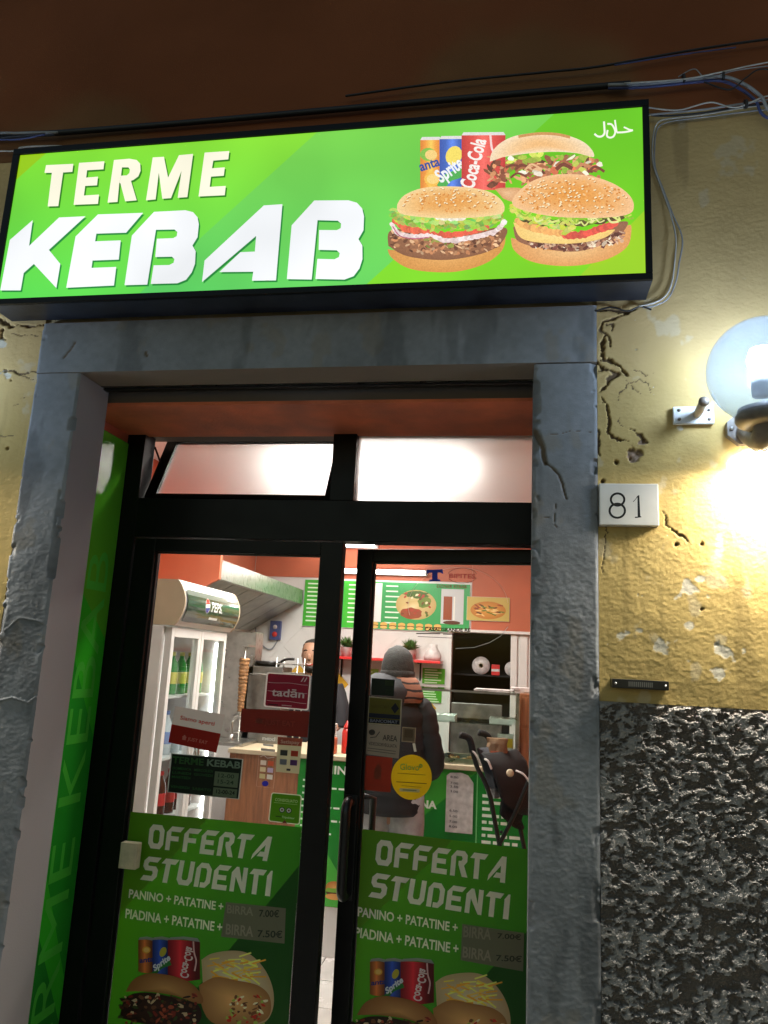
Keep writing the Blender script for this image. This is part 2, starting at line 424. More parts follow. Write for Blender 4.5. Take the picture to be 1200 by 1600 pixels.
def relief(name, x0, x1, z0, z1, y0, res, fn, mat, parent, back=.03, side=None, facet=False):
    """wall sheet facing -y with real relief; fn(X,Z) -> height out of the wall, colour (n,m,3)"""
    nx = max(2, int((x1-x0)/res)); nz = max(2, int((z1-z0)/res))
    X, Z = np.meshgrid(np.linspace(x0, x1, nx), np.linspace(z0, z1, nz))
    H, C = fn(X, Z)
    og = ORIG[parent]
    V = np.stack([X-og.x, (y0-H)-og.y, Z-og.z], -1).reshape(-1, 3)
    I = np.arange(nx*nz).reshape(nz, nx)
    q = np.stack([I[:-1, :-1], I[:-1, 1:], I[1:, 1:], I[1:, :-1]], -1).reshape(-1, 4)
    loop = np.concatenate([I[0, :-1], I[:-1, -1], I[-1, :0:-1], I[:0:-1, 0]])   # border, counter-clockwise
    k = nx*nz; B = V[loop].copy(); B[:, 1] = y0+back-og.y
    j = np.arange(len(loop)); jn = (j+1) % len(loop)
    sk = np.stack([loop[j], k+j, k+jn, loop[jn]], -1)
    V = np.concatenate([V, B]); Q = np.concatenate([q, sk])
    V = np.concatenate([V, V[loop]])   # the sides get their own rim vertices, so face colour does not smear into them
    k2 = k+len(loop); sk = np.stack([k2+j, k+j, k+jn, k2+jn], -1); Q = np.concatenate([q, sk])
    sc_ = np.tile(C.reshape(-1, 3).mean(0) if side is None else np.array(side), (len(loop), 1))
    Cc = np.concatenate([C.reshape(-1, 3), sc_, sc_])
    me = bpy.data.meshes.new(name)
    me.vertices.add(len(V)); me.vertices.foreach_set('co', V.astype(np.float32).ravel())
    me.loops.add(len(Q)*4); me.loops.foreach_set('vertex_index', Q.astype(np.int32).ravel())
    me.polygons.add(len(Q)); me.polygons.foreach_set('loop_start', np.arange(0, len(Q)*4, 4, dtype=np.int32))
    me.polygons.foreach_set('use_smooth', np.concatenate([np.full(len(q), not facet), np.zeros(len(sk), bool)]))
    me.update(calc_edges=True)
    a = me.color_attributes.new('Col', 'FLOAT_COLOR', 'POINT')
    a.data.foreach_set('color', np.concatenate([Cc, np.ones((len(Cc), 1))], 1).astype(np.float32).ravel())
    me.materials.append(M[mat])
    o = bpy.data.objects.new(name, me); COL.objects.link(o); o.parent = parent; ORIG[o] = og
    return o

# ================================================================== setting: ground
o = MB().box((-14, -14, -.2), (14, .0, 0)).build('pavement', 'pavement'); tag(o, kind='structure')

# ================================================================== building front
BLD = thing('building', (-.65, .1, 0), 'old plastered shop front with ochre wall, brown upper storey and grey door surround', 'building')
YEL = np.array((.46, .335, .125)); OLV = np.array((.54, .385, .180)); PALE = np.array((.56, .53, .45))
DRK = np.array((.085, .055, .036)); RUB = np.array((.17, .12, .085)); GRY = np.array((.232, .240, .250))
def P2(pts, y=0.0):
    r = []
    for px, py in pts:
        p = onY(px, py, y); r.append((p.x, p.z))
    return r
zr = zoomer(930, 470, 6.4)
CR = [  # (pixels, half width m, depth)
 (zr([(15, 110), (110, 88), (240, 105), (330, 120), (410, 70)]), .0048, .012),
 (zr([(330, 130), (200, 170), (90, 220), (55, 290), (110, 330), (150, 380), (145, 450)]), .0034, .008),
 (zr([(120, 250), (180, 230), (160, 300)]), .0025, .006),
 (zr([(95, 345), (75, 440), (80, 520), (90, 595), (140, 605), (230, 640), (290, 700), (335, 755)]), .0062, .016),
 (zr([(15, 610), (45, 650), (62, 690), (30, 705)]), .0055, .014),
 (zr([(80, 690), (160, 700), (225, 725), (140, 780), (85, 870), (35, 900)]), .0042, .010),
 (zr([(55, 950), (110, 1050), (130, 1130), (140, 1230), (130, 1330), (170, 1365), (260, 1395), (350, 1402)]), .0040, .011),
 (zr([(370, 1290), (450, 1340), (480, 1390), (515, 1420)]), .0038, .010),
 (zr([(10, 1290), (20, 1430), (40, 1540)]), .0036, .010),
 (zr([(390, 690), (440, 705), (500, 755), (590, 720)]), .0016, .004),
 (zr([(220, 1010), (245, 920), (300, 860), (430, 780), (520, 840), (570, 930)]), .0012, .003),
 (zr([(310, 810), (360, 870), (460, 940)]), .0012, .003),
 (zr([(250, 1110), (240, 1200), (260, 1250), (300, 1265)]), .0010, .002),
 ([(1036, 800), (1041, 822), (1058, 833), (1068, 840), (1076, 848)], .0026, .008),
 ([(944, 790), (948, 830), (940, 900)], .0012, .004),
]
HOLES = [((1057, 851), .006), ((1097, 850), .0045), ((1097, 952), .0042), ((963, 722), .007), ((985, 716), .004), ((942, 752), .006)]
CHIPS = [((1080, 920), .022), ((1078, 978), .016), ((1032, 1012), .018), ((970, 993), .012), ((1135, 1020), .015), ((1125, 1052), .013), ((1092, 905), .012), ((1000, 985), .008), ((1062, 668), .008)]
def yellow_fn(cracks, holes, chips, rubble, seed):
    crk = [(P2(p), w*.78, d*.55) for p, w, d in cracks]; hol = [(P2([p])[0], r) for p, r in holes]; chp = [(P2([p])[0], r) for p, r in chips]
    rub = [(P2([p])[0], rx, rz) for p, rx, rz in rubble]
    def fn(X, Z):
        big = fbm(X*5, Z*5, seed); mid = fbm(X*24, Z*30, seed+3); fine = fbm(X*90, Z*170, seed+5, 3)
        H = .006*(big-.5)+.0008*(mid-.5)+.0011*(fine-.5)+.0009*(fbm(X*230, Z*260, seed+6, 2)-.5)
        tone = (.80+.34*fbm(X*7, Z*4, seed+9))[..., None]
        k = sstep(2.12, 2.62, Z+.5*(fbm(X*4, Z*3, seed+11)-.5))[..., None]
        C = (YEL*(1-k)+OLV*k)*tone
        pl = sstep(.66, .74, fbm(X*16, Z*13, seed+21))[..., None]*.28; C = C*(1-pl)+PALE*pl
        st = sstep(.62, .78, fbm(X*22, Z*2.2, seed+31))[..., None]*.35; C = C*(1-st*.6)
        wob = fbm(X*75, Z*75, seed+41, 3, .7)-.5
        jx = .020*(fbm(X*38, Z*38, seed+5, 4, .65)-.5); jz = .020*(fbm(X*38, Z*38, seed+7, 4, .65)-.5)
        for pts, w, dep in crk:
            d, t = dist_line(X+jx, Z+jz, pts)
            ww = w*(1+2.6*wob)*(.55+.9*np.sin(np.pi*np.clip(t*.9+.08, 0, 1)))
            m = sstep(1.0, .7, d/np.maximum(ww, 5e-4))
            lip = np.exp(-((d-2.2*w)/(1.6*w))**2)*.12*dep
            H = H+lip*(wob+.5)-dep*m
            C = C*(1-m[..., None]*.92)+DRK*(m[..., None]*.92)
        for (hx, hz), r in hol:
            d = np.hypot(X-hx, Z-hz)/r*(1+.9*wob); m = sstep(1.05, .6, d); H = H-.012*m; C = C*(1-m[..., None]*.9)+DRK*(m[..., None]*.9)
        for (hx, hz), r in chp:
            d = np.hypot((X-hx), (Z-hz)*1.2)/r*(1+2.4*(fbm(X*45, Z*45, seed+77)-.5)); m = sstep(1.0, .8, d)*.85; H = H-.0008*m
            C = C*(1-m[..., None])+(PALE*(.7+.5*fine[..., None]))*m[..., None]
        for (hx, hz), rx, rz in rub:
            d = np.hypot((X-hx)/rx, (Z-hz)/rz)*(1+1.6*wob); m = sstep(1.0, .75, d); lump = fbm(X*75, Z*75, seed+88)
            H = H-.010*m+m*.016*(lump-.4); tone2 = (.4+1.7*fbm(X*120, Z*120, seed+90))[..., None]
            C = C*(1-m[..., None])+(RUB*tone2*1.3)*m[..., None]
        return H, C
    return fn
ZP = 1.532; ZU = 3.2
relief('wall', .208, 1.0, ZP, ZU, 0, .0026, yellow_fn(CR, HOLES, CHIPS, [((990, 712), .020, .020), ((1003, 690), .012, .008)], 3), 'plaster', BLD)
zl = zoomer(0, 480, 6.67)
CL = [(zl([(-60, 90), (40, 150), (100, 195), (160, 200)]), .006, .014), (zl([(150, 195), (300, 205), (480, 185)]), .003, .008),
      (zl([(110, 265), (220, 295), (330, 290), (440, 300)]), .0014, .003), (zl([(-40, 700), (60, 665), (200, 690), (320, 680), (390, 670)]), .0026, .006),
      (zl([(120, 660), (260, 715), (340, 745)]), .002, .004), (zl([(-30, 1335), (140, 1340)]), .0016, .004), (zl([(200, 960), (270, 950)]), .0014, .003),
      (zl([(150, 1030), (200, 1015)]), .0014, .003), (zl([(30, 210), (10, 330), (60, 350)]), .006, .012)]
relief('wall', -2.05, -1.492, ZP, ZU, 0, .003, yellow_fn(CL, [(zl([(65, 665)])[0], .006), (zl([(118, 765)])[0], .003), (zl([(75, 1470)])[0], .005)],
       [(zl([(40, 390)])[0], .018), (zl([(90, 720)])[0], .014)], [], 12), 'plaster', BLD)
relief('wall', -1.50, .22, 2.59, ZU, .006, .02, yellow_fn([], [], [], [], 22), 'plaster', BLD)
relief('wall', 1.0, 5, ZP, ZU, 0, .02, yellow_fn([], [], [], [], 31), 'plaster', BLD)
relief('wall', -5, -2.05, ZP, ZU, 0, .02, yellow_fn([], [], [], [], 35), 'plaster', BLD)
def upper_fn(X, Z):
    H = .006*(fbm(X*4, Z*4, 50)-.5)+.002*(fbm(X*30, Z*40, 51)-.5)
    a = (.70+.55*fbm(X*2.2, Z*2.6, 52))[..., None]; b = sstep(.50, .62, fbm(X*1.3+3, Z*1.6, 53))[..., None]
    C = (np.array((.22, .074, .033))*(1-b)+np.array((.21, .099, .045))*b)*a
    return H, C
relief('upper_wall', -5, 5, ZU, 6.5, .004, .03, upper_fn, 'plaster', BLD)

def plinth_fn(seed):
    def fn(X, Z):
        wx = X+.03*(fbm(X*12, Z*12, seed)-.5); wz = Z+.03*(fbm(X*12, Z*12, seed+1)-.5)
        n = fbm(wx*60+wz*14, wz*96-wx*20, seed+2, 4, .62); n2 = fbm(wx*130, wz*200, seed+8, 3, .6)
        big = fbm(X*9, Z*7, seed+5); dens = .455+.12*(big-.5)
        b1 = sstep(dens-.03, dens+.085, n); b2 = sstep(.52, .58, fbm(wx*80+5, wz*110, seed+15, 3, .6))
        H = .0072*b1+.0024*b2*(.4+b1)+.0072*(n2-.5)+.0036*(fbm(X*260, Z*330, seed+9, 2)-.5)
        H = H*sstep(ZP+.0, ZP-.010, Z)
        C = (np.array((.150, .125, .105))*(1-b1[..., None])+np.array((.345, .325, .305))*b1[..., None])*(.75+.5*fbm(X*20, Z*20, seed+12))[..., None]  # hollows painted darker than the lumps, so the shade between them looks deeper
        return H, C
    return fn
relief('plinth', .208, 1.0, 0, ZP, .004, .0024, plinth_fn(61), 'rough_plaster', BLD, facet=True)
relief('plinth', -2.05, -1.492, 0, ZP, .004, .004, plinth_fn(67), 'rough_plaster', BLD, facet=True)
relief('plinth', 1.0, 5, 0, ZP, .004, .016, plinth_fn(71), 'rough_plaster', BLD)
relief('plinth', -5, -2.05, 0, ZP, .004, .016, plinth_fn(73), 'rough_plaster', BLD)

zj = zoomer(780, 540, 4.444)
JR = [(zj([(236, 580), (275, 640), (300, 700), (310, 770), (325, 815)]), .0085, .006), (zj([(320, 810), (370, 850), (412, 895), (440, 960), (452, 1020), (468, 1065)]), .0030, .005),
      (zj([(395, 1090), (385, 1180), (380, 1240), (420, 1285)]), .0012, .003), (zj([(300, 620), (430, 612), (500, 590), (640, 600)]), .0007, .002), (zj([(300, 1190), (400, 1200)]), .0008, .002)]
JL = [([(8, 985), (30, 965), (60, 970), (95, 988)], .002, -.004), ([(0, 1095), (20, 1090), (45, 1098), (62, 1085)], .003, -.006), ([(62, 1095), (66, 1130), (60, 1175)], .011, .008)]
def stone_fn(cracks, seed, xin, rough_below=1.9):
    crk = [(P2(p, -.012), w, d) for p, w, d in cracks]
    def fn(X, Z):
        amp = .35+1.0*sstep(rough_below+.25, rough_below-.35, Z+.3*(fbm(X*6, Z*4, seed)-.5))
        H = .004*(fbm(X*8, Z*8, seed+1)-.5)+amp*(.0010*(fbm(X*40+.4*Z, Z*66, seed+2)-.5)+.0015*(fbm(X*120, Z*190, seed+3, 2)-.5))
        C = GRY*(.78+.42*fbm(X*6, Z*5, seed+4))[..., None]*(.86+.28*fbm(X*60, Z*60, seed+5))[..., None]
        b = sstep(.64, .74, fbm(X*14, Z*10, seed+6))[..., None]*.30; C = C*(1-b)+np.array((.25, .20, .13))*b
        wob = fbm(X*60, Z*60, seed+7)-.5
        for pts, w, dep in crk:
            d, t = dist_line(X, Z, pts); m = sstep(1.0, .6, d/(w*(1+1.3*wob)))
            H = H-dep*m
            if dep > 0: C = C*(1-.85*m[..., None])+np.array((.14, .095, .055))*(.85*m[..., None])
        de = np.minimum.reduce([np.abs(X-X.min()), np.abs(X-X.max())]); ch = sstep(.56, .66, fbm(X*26, Z*22, seed+33, 3, .6))*(1-sstep(.004, .022, de)); H = H-.010*ch; C = C*(1-.25*ch[..., None])
        gr = sstep(.55, .72, fbm(X*11, Z*3.2, seed+35, 4, .6))[..., None]*.30; C = C*(1-gr)
        e = sstep(.0, .007, np.minimum.reduce([np.abs(X-X.min()), np.abs(X-X.max())])+.003*wob); H = H-.004*(1-e)
        return H, C
    return fn
XI0, XI1, XO0, XO1, ZL0, ZL1 = -1.337, .038, -1.490, .2065, 2.432, 2.598
relief('door_jamb', XI1, XO1, 0, ZL0-.004, -.012, .0028, stone_fn(JR, 81, XI1), 'plaster', BLD, back=.16)
relief('door_jamb', XO0, XI0, 0, ZL0-.002, -.012, .0032, stone_fn(JL, 91, XI0, 2.05), 'plaster', BLD, back=.167, side=(.31, .28, .28))
relief('lintel', XO0, XO1, ZL0, ZL1, -.014, .0045, stone_fn([([(228, 551), (230, 556)], .006, .002), ([(100, 560), (112, 545), (118, 535)], .004, .002)], 97, XI1, 1.0), 'plaster', BLD, back=.124, side=(.24, .20, .16))
# masonry core behind the plaster, leaving the recess of the doorway
core = pbr('masonry', (.2, .17, .14), .9)
RX0, RX1, ZS, YD, YI = -1.432, .30, 2.382, .50, .60
for a, b in (((-5, .145, 0), (RX0-.004, YI, 6.5)), ((RX1+.004, .145, 0), (5, YI, 6.5)), ((RX0-.004, .175, ZS+.012), (RX1+.004, YI, 6.5)), ((XO0+.02, .09, ZL1+.01), (XO1-.02, .176, 6.5)),
             ((-5, .045, 0), (XO0-.01, .146, 6.5)), ((XO1+.01, .045, 0), (5, .146, 6.5)), ((XO0-.02, .046, 2.62), (XO1+.02, .0905, 6.5))):
    MB().box(a, b).build('masonry_core', core, BLD)
MB().box((RX0, .158, ZS), (RX1, YD-.002, ZS+.011)).build('soffit', 'orange_soffit', BLD)
MB().box((RX0-.003, .16, 0), (RX0, YD-.03, ZS)).build('recess_lining', 'orange', BLD)
MB().box((RX1, .16, 0), (RX1+.003, YD-.03, ZS)).build('recess_lining', 'orange', BLD)
sh = thing('roller_shutter', (-.65, .13, 2.39), 'dark rolled-up metal shutter in the slot under the lintel', 'shutter')
MB().box((RX0+.01, .117, 2.440), (RX1-.01, .150, 2.56), .004).build('shutter_curtain', 'black_metal', sh)
MB().box((RX0+.01, .121, 2.424), (RX1-.01, .146, 2.4395), .003).build('bottom_bar', 'black_plastic', sh)
MB().box((RX0+.01, .1165, 2.4305), (RX1-.01, .1205, 2.4335)).build('edge_strip', 'steel', sh)
MB().box((RX0, .02, -.02), (RX1, .60, .02), .004).build('door_step', 'marble', BLD)

# ================================================================== sign light box
SY = -.12
SG = thing('sign_light_box', (-.63, 0, 2.61), 'large green backlit shop sign with white lettering and burgers above the door', 'sign')
sx0, sx1, sz0, sz1 = -1.603, .337, 2.610, 3.148
ix0, ix1, iz0, iz1 = -1.580, .3195, 2.6285, 3.1275
fb = MB()
fb.box((sx0, SY+.004, sz0), (sx1, -.012, sz0+.006)); fb.box((sx0, SY+.004, sz1-.006), (sx1, -.012, sz1))
fb.box((sx0, SY+.004, sz0+.0062), (sx0+.006, -.012, sz1-.0062)); fb.box((sx1-.006, SY+.004, sz0+.0062), (sx1, -.012, sz1-.0062))
fb.box((sx0+.0062, -.016, sz0+.0062), (sx1-.0062, -.0122, sz1-.0062))
fb.build('housing', 'sign_metal', SG)
fr = MB(); yf0, yf1 = SY-.006, SY+.0038
fr.box((sx0, yf0, sz0), (sx1, yf1, iz0), .002); fr.box((sx0, yf0, iz1), (sx1, yf1, sz1), .002)
fr.box((sx0, yf0, iz0), (ix0, yf1, iz1), .002); fr.box((ix1, yf0, iz0), (sx1, yf1, iz1), .002)
fr.build('frame', 'black_metal', SG)
sp = plane_px((0, SY, 0), (0, -1, 0))
def sgn(x, z): # sign plane -> pixel is not needed: metric print
    return Vector((x, SY, z))
A = Art(lambda x, z, h: Vector((x, SY-h, z)))
def sxz(pts): return P2(pts, SY)
def clip_half(poly, a, b, keep_left=True):
    out = []; s_ = lambda p: (b[0]-a[0])*(p[1]-a[1])-(b[1]-a[1])*(p[0]-a[0])
    sg = 1 if keep_left else -1
    for i in range(len(poly)):
        p, q = poly[i], poly[(i+1) % len(poly)]; sp_, sq = sg*s_(p), sg*s_(q)
        if sp_ >= 0: out.append(p)
        if (sp_ >= 0) != (sq >= 0):
            t = sp_/(sp_-sq); out.append((p[0]+(q[0]-p[0])*t, p[1]+(q[1]-p[1])*t))
    return out
full = [(ix0, iz0), (ix1, iz0), (ix1, iz1), (ix0, iz1)]
l1 = sxz([(495, 207), (215, 461)]); l2 = sxz([(866, 178), (574, 443)]); l3 = sxz([(1006, 330), (905, 432)]); l0 = sxz([(70, 241), (23, 283)])
def band(poly, c00, c10, c11, c01, nx=12, nz=6):
    # gradient fill by bilinear colours over the face, cut into cells so the blend shows
    for i in range(nx):
        for j in range(nz):
            x0_, x1_ = ix0+(ix1-ix0)*i/nx, ix0+(ix1-ix0)*(i+1)/nx; z0_, z1_ = iz0+(iz1-iz0)*j/nz, iz0+(iz1-iz0)*(j+1)/nz
            c = poly
            for a, b in (((x0_, z0_), (x1_, z0_)), ((x1_, z0_), (x1_, z1_)), ((x1_, z1_), (x0_, z1_)), ((x0_, z1_), (x0_, z0_))):
                c = clip_half(c, a, b)
                if len(c) < 3: break
            if len(c) < 3: continue
            cols = []
            for x, z in c:
                u, v = (x-ix0)/(ix1-ix0), (z-iz0)/(iz1-iz0)
                cols.append(tuple((c00[k]*(1-u)+c10[k]*u)*(1-v)+(c01[k]*(1-u)+c11[k]*u)*v for k in range(3)))
            A.poly(c, cols, same=True)
A.h += A.step
band(clip_half(full, l1[0], l1[1], False), (92, 222, 84), (132, 232, 80), (156, 234, 66), (128, 222, 50))
mid = clip_half(clip_half(full, l1[0], l1[1], True), l2[0], l2[1], False)
band(mid, (84, 214, 104), (122, 214, 92), (118, 212, 78), (138, 226, 88))
rt = clip_half(clip_half(full, l2[0], l2[1], True), l3[0], l3[1], False)
band(rt, (142, 230, 56), (126, 214, 40), (108, 202, 40), (132, 226, 58))
band(clip_half(full, l3[0], l3[1], True), (164, 224, 56), (152, 206, 42), (160, 212, 40), (152, 214, 44))
A.h += A.step
band(clip_half(full, l0[0], l0[1], False), (150, 215, 30), (150, 215, 30), (160, 205, 20), (150, 200, 20))
A.build('face_panel', 'print_lit', SG)

zk = zoomer(0, 200, 5.333); z2 = zoomer(0, 0, 2.0)
Kp = zk([(85, 935), (275, 770), (245, 985), (495, 748), (715, 738), (410, 1018), (505, 1135), (472, 1335), (285, 1135), (200, 1210), (175, 1355), (5, 1355)])
Ep = z2([(237, 740), (307, 671), (448, 666), (395, 728), (302, 731), (298, 755), (378, 752), (372, 812), (290, 815), (287, 838), (364, 835), (357, 893), (208, 900)])
Bz = [(390, 892), (413, 737), (482, 663), (580, 658), (604, 664), (618, 680), (622, 702), (618, 742), (602, 768), (612, 786), (610, 825), (600, 852), (582, 875), (555, 886), (472, 888),
      (481, 830), (530, 829), (543, 822), (546, 811), (538, 803), (486, 804), (491, 747), (542, 745), (553, 739), (555, 726), (546, 718), (488, 719), (461, 890)]
Ap = z2([(632, 882), (640, 815), (825, 643), (883, 639), (863, 877), (788, 878), (792, 850), (686, 851), (752, 789), (797, 787), (801, 738)])
def affine3(src, dst):
    S = np.array([[*p, 1] for p in src]); D = np.array(dst); Mx = np.linalg.solve(S, D); return lambda p: tuple(np.array([*p, 1])@Mx)
af = affine3([(390, 892), (413, 737), (622, 702)], [(897, 873), (912, 705), (1138, 677)])
Tz = [(145, 517), (230, 513), (227, 538), (198, 540), (183, 645), (150, 646), (163, 541), (140, 541)]
E1z = [(248, 510), (327, 505), (324, 530), (273, 533), (270, 556), (307, 553), (304, 580), (267, 582), (263, 612), (310, 609), (307, 638), (231, 641)]
Rz = [(357, 501), (405, 497), (428, 501), (439, 513), (440, 535), (433, 552), (418, 563), (410, 566), (428, 627), (392, 630), (377, 573), (374, 573), (379, 550), (397, 549), (405, 542), (407, 531), (402, 524), (382, 524), (379, 549.5), (373.5, 573), (368, 632), (337, 634)]
Mz = [(478, 493), (513, 491), (526, 556), (560, 486), (604, 482), (586, 617), (556, 619), (568, 535), (535, 620), (508, 622), (497, 540), (487, 624), (457, 627)]
E2z = [(640, 478), (717, 473), (714, 499), (667, 503), (663, 527), (703, 524), (700, 550), (660, 553), (656, 585), (706, 582), (703, 611), (621, 615)]
def lettering(glyphs, col, shadow, name):
    T = Art(lambda px, py, h: sp(px, py, h+.0012))
    for g in glyphs: T.poly([(x+2.2, y+2.6) for x, y in g], shadow, same=True)
    T.h += .0004
    for g in glyphs: T.poly(g, col, same=True)
    return T.build(name, 'print_lit', SG)
lettering([z2(g) for g in (Tz, E1z, Rz, Mz, E2z)], (255, 250, 226), (50, 130, 30), 'lettering')
lettering([Kp, Ep, z2(Bz), Ap, [tuple(c/2 for c in af(p)) for p in Bz]], (250, 252, 255), (40, 140, 60), 'lettering')

# ---- printed food picture on the sign (pixels of the 2.727x enlargement from 590,150)
def food_picture(F, q, dim=1.0):
    def C(c): return tuple(x*dim*.84+y*.16 for x, y in zip(c, (255, 238, 214)))
    R = random.Random(11)
    def curve(pts, n=5): return [tuple(p)[:2] for p in smooth_path([(x, y, 0) for x, y in pts], n)]
    def Q(pts): return q(pts)
    def rr(outline, a, b, shift=(0, 0), k=5, g=1.0):
        F.rings(Q(outline), C(a), C(b), None, (shift[0]/2.727, shift[1]/2.727), k, gam=g)
    def seeds(n, x0, x1, y0, y1, inside):
        for i in range(n):
            for _ in range(20):
                x, y = R.uniform(x0, x1), R.uniform(y0, y1)
                if inside(x, y): break
            (cx, cy), = Q([(x, y)]); F.ell(cx+.5, cy+.9, 2.3, 1.2, C((176, 104, 36)), rot=0, n=7); F.ell(cx, cy, R.uniform(1.6, 2.5), R.uniform(.9, 1.3), C((255, 236, 190)), rot=R.uniform(-.9, .5), n=7)
    def chunks(n, reg, cols, r0, r1, flat=1.0):
        for i in range(n):
            x, y = reg(R); (cx, cy), = Q([(x, y)]); c = R.choice(cols); s_ = R.uniform(.8, 1.15)
            F.ell(cx, cy, R.uniform(r0, r1), R.uniform(r0, r1)*flat, C(tuple(min(255, v*s_) for v in c)), rot=R.uniform(-1, 1), n=8, wob=.28, same=i % 3 != 0)
    def rough(pts, w, col, jit=.12):
        base = curve(pts, 9)
        for i, (x, y) in enumerate(base):
            x2, y2 = base[min(i+1, len(base)-1)]; x1, y1 = base[max(i-1, 0)]; a = math.atan2(y2-y1, x2-x1); f = 1+R.uniform(-jit, jit)
            (cx, cy), = Q([(x, y+R.uniform(-.12, .12)*w)]); F.ell(cx, cy, max(w*.55, math.hypot(x2-x1, y2-y1)*.75)/2.727, w*.5*R.uniform(.75, 1.15)/2.727, C(tuple(min(255, c*f) for c in col)), rot=a, n=10, wob=.12)
    def speckle(n, cx_, cy_, rx, ry, cols, r=2.2):
        for i in range(n):
            a, q_ = R.uniform(0, 6.28), math.sqrt(R.random()); (cx, cy), = Q([(cx_+rx*q_*math.cos(a), cy_+ry*q_*math.sin(a))])
            F.ell(cx, cy, R.uniform(.5, 1)*r, R.uniform(.3, .7)*r, C(R.choice(cols)), rot=R.uniform(-1, 1), n=6, wob=.3, same=i % 4 != 0)
    def frill(pts, col1, col2, amp, n):
        base = curve(pts, n)
        for i, (x, y) in enumerate(base):
            (cx, cy), = Q([(x+R.uniform(-4, 4), y+R.uniform(-amp, amp))]); c = tuple(a+(b-a)*R.random() for a, b in zip(col1, col2))
            F.ell(cx, cy, R.uniform(4, 8), R.uniform(2.2, 4.5), C(c), rot=R.uniform(-.8, .8), n=9, wob=.35)
    # cans
    def can(x0, x1, y0, y1, body, dark, bands):
        w = x1-x0
        cols = [dark, body, tuple(min(255, c*1.25+20) for c in body), body, dark]
        for i in range(4):
            a, b = x0+w*i/4, x0+w*(i+1)/4
            F.poly(Q([(a, y0+10), (b, y0+10), (b, y1), (a, y1)]), [C(cols[i]), C(cols[i+1]), C(cols[i+1]), C(cols[i])], same=i > 0)
        F.poly(Q([(x0+8, y0), (x1-8, y0-1), (x1, y0+12), (x0, y0+13)]), C((225, 225, 225)))
        for kind, args, c in bands:
            if kind == 'e': (cx, cy), = Q([args[:2]]); F.ell(cx, cy, args[2]/2.727, args[3]/2.727, C(c), rot=args[4] if len(args) > 4 else 0, n=14)
            if kind == 't':
                (ax, ay), (bx, by) = Q([args[1], args[2]]); L = math.hypot(bx-ax, by-ay); h = args[3]/2.727
                F.textq(args[0], (ax, ay), (bx, by), ((by-ay)/L*h, -(bx-ax)/L*h), C(c), .03)
            if kind == 's': F.stroke(Q(curve(args[0])), args[1]/2.727, C(c))
    can(182, 272, 176, 396, (244, 150, 50), (220, 115, 40), [('e', (215, 250, 34, 28), (120, 190, 60)), ('e', (228, 252, 26, 22), (250, 210, 120)), ('t', ('anta', (184, 322), (268, 296), 42), (30, 60, 150)), ('e', (235, 355, 36, 30), (250, 190, 70)), ('e', (235, 355, 26, 21), (255, 215, 120))])
    can(264, 372, 172, 392, (50, 90, 190), (40, 70, 170), [('e', (325, 255, 34, 42, .4), (250, 225, 90)), ('s', ([(268, 392), (300, 350), (350, 330), (372, 300)], 38), (60, 170, 70)), ('t', ('Sprite', (270, 372), (372, 300), 58), (245, 250, 255))])
    can(358, 545, 156, 402, (222, 62, 56), (190, 40, 40), [('s', ([(480, 160), (486, 220), (500, 260), (490, 300)], 9), (250, 215, 215)), ('t', ('Coca-Cola', (408, 400), (462, 190), 62), (252, 248, 244))])
    # doner sandwich at the back
    rr(curve([(500, 398), (540, 392), (620, 398), (590, 450), (540, 440), (520, 420), (500, 398)]), (240, 190, 140), (215, 150, 95))
    chunks(170, lambda r: (r.uniform(470, 940), r.uniform(262, 385)), [(150, 80, 50), (190, 110, 70), (215, 140, 90), (120, 60, 40), (225, 160, 110), (90, 45, 30)], 3, 10, .5)
    chunks(34, lambda r: (r.uniform(560, 900), r.uniform(248, 330)), [(170, 200, 60), (200, 215, 80), (120, 160, 40)], 4, 9, .6)
    chunks(16, lambda r: (r.uniform(540, 960), r.uniform(262, 340)), [(245, 235, 215), (240, 110, 70), (235, 225, 200)], 4, 9, .55)
    for i in range(14):
        x = R.uniform(470, 900); y = R.uniform(300, 370); F.stroke(Q(curve([(x, y), (x+30, y-18+R.uniform(-8, 8)), (x+70, y-4)])), R.uniform(4, 9)/2.727*2, C(R.choice([(200, 125, 80), (165, 90, 55), (235, 180, 130), (110, 50, 35)])))
    rr(curve([(478, 282), (486, 245), (520, 205), (580, 174), (660, 160), (740, 160), (820, 174), (880, 200), (915, 235), (920, 262), (880, 250), (780, 240), (680, 243), (580, 255), (520, 266), (478, 282)]), (246, 186, 116), (250, 226, 190), (0, -18), 6, 1.6)
    F.stroke(Q(curve([(600, 175), (680, 163), (760, 165), (820, 178)])), 12/2.727, C((205, 140, 75)))
    # burger left : bottom bun, patty, onion, tomato, lettuce, top bun
    rr(curve([(43, 655), (60, 690), (130, 735), (240, 752), (350, 748), (460, 715), (530, 660), (543, 600), (500, 640), (400, 680), (250, 695), (120, 670), (43, 655)]), (236, 170, 90), (214, 140, 60), (0, 0), 4)
    rr(curve([(46, 640), (50, 580), (120, 570), (300, 600), (530, 560), (540, 610), (470, 665), (300, 700), (130, 685), (46, 640)]), (168, 108, 72), (126, 76, 48))
    chunks(230, lambda r: ((lambda x: (x, 628-.0006*(x-290)**2+r.uniform(-28, 48)))(r.uniform(58, 525))), [(170, 105, 65), (205, 140, 92), (115, 64, 40), (228, 178, 132), (84, 44, 28), (190, 120, 76)], 2.0, 5, .6)
    chunks(12, lambda r: (r.uniform(190, 330), r.uniform(610, 645)), [(130, 140, 50), (95, 110, 40), (160, 150, 70)], 3, 7, .5)
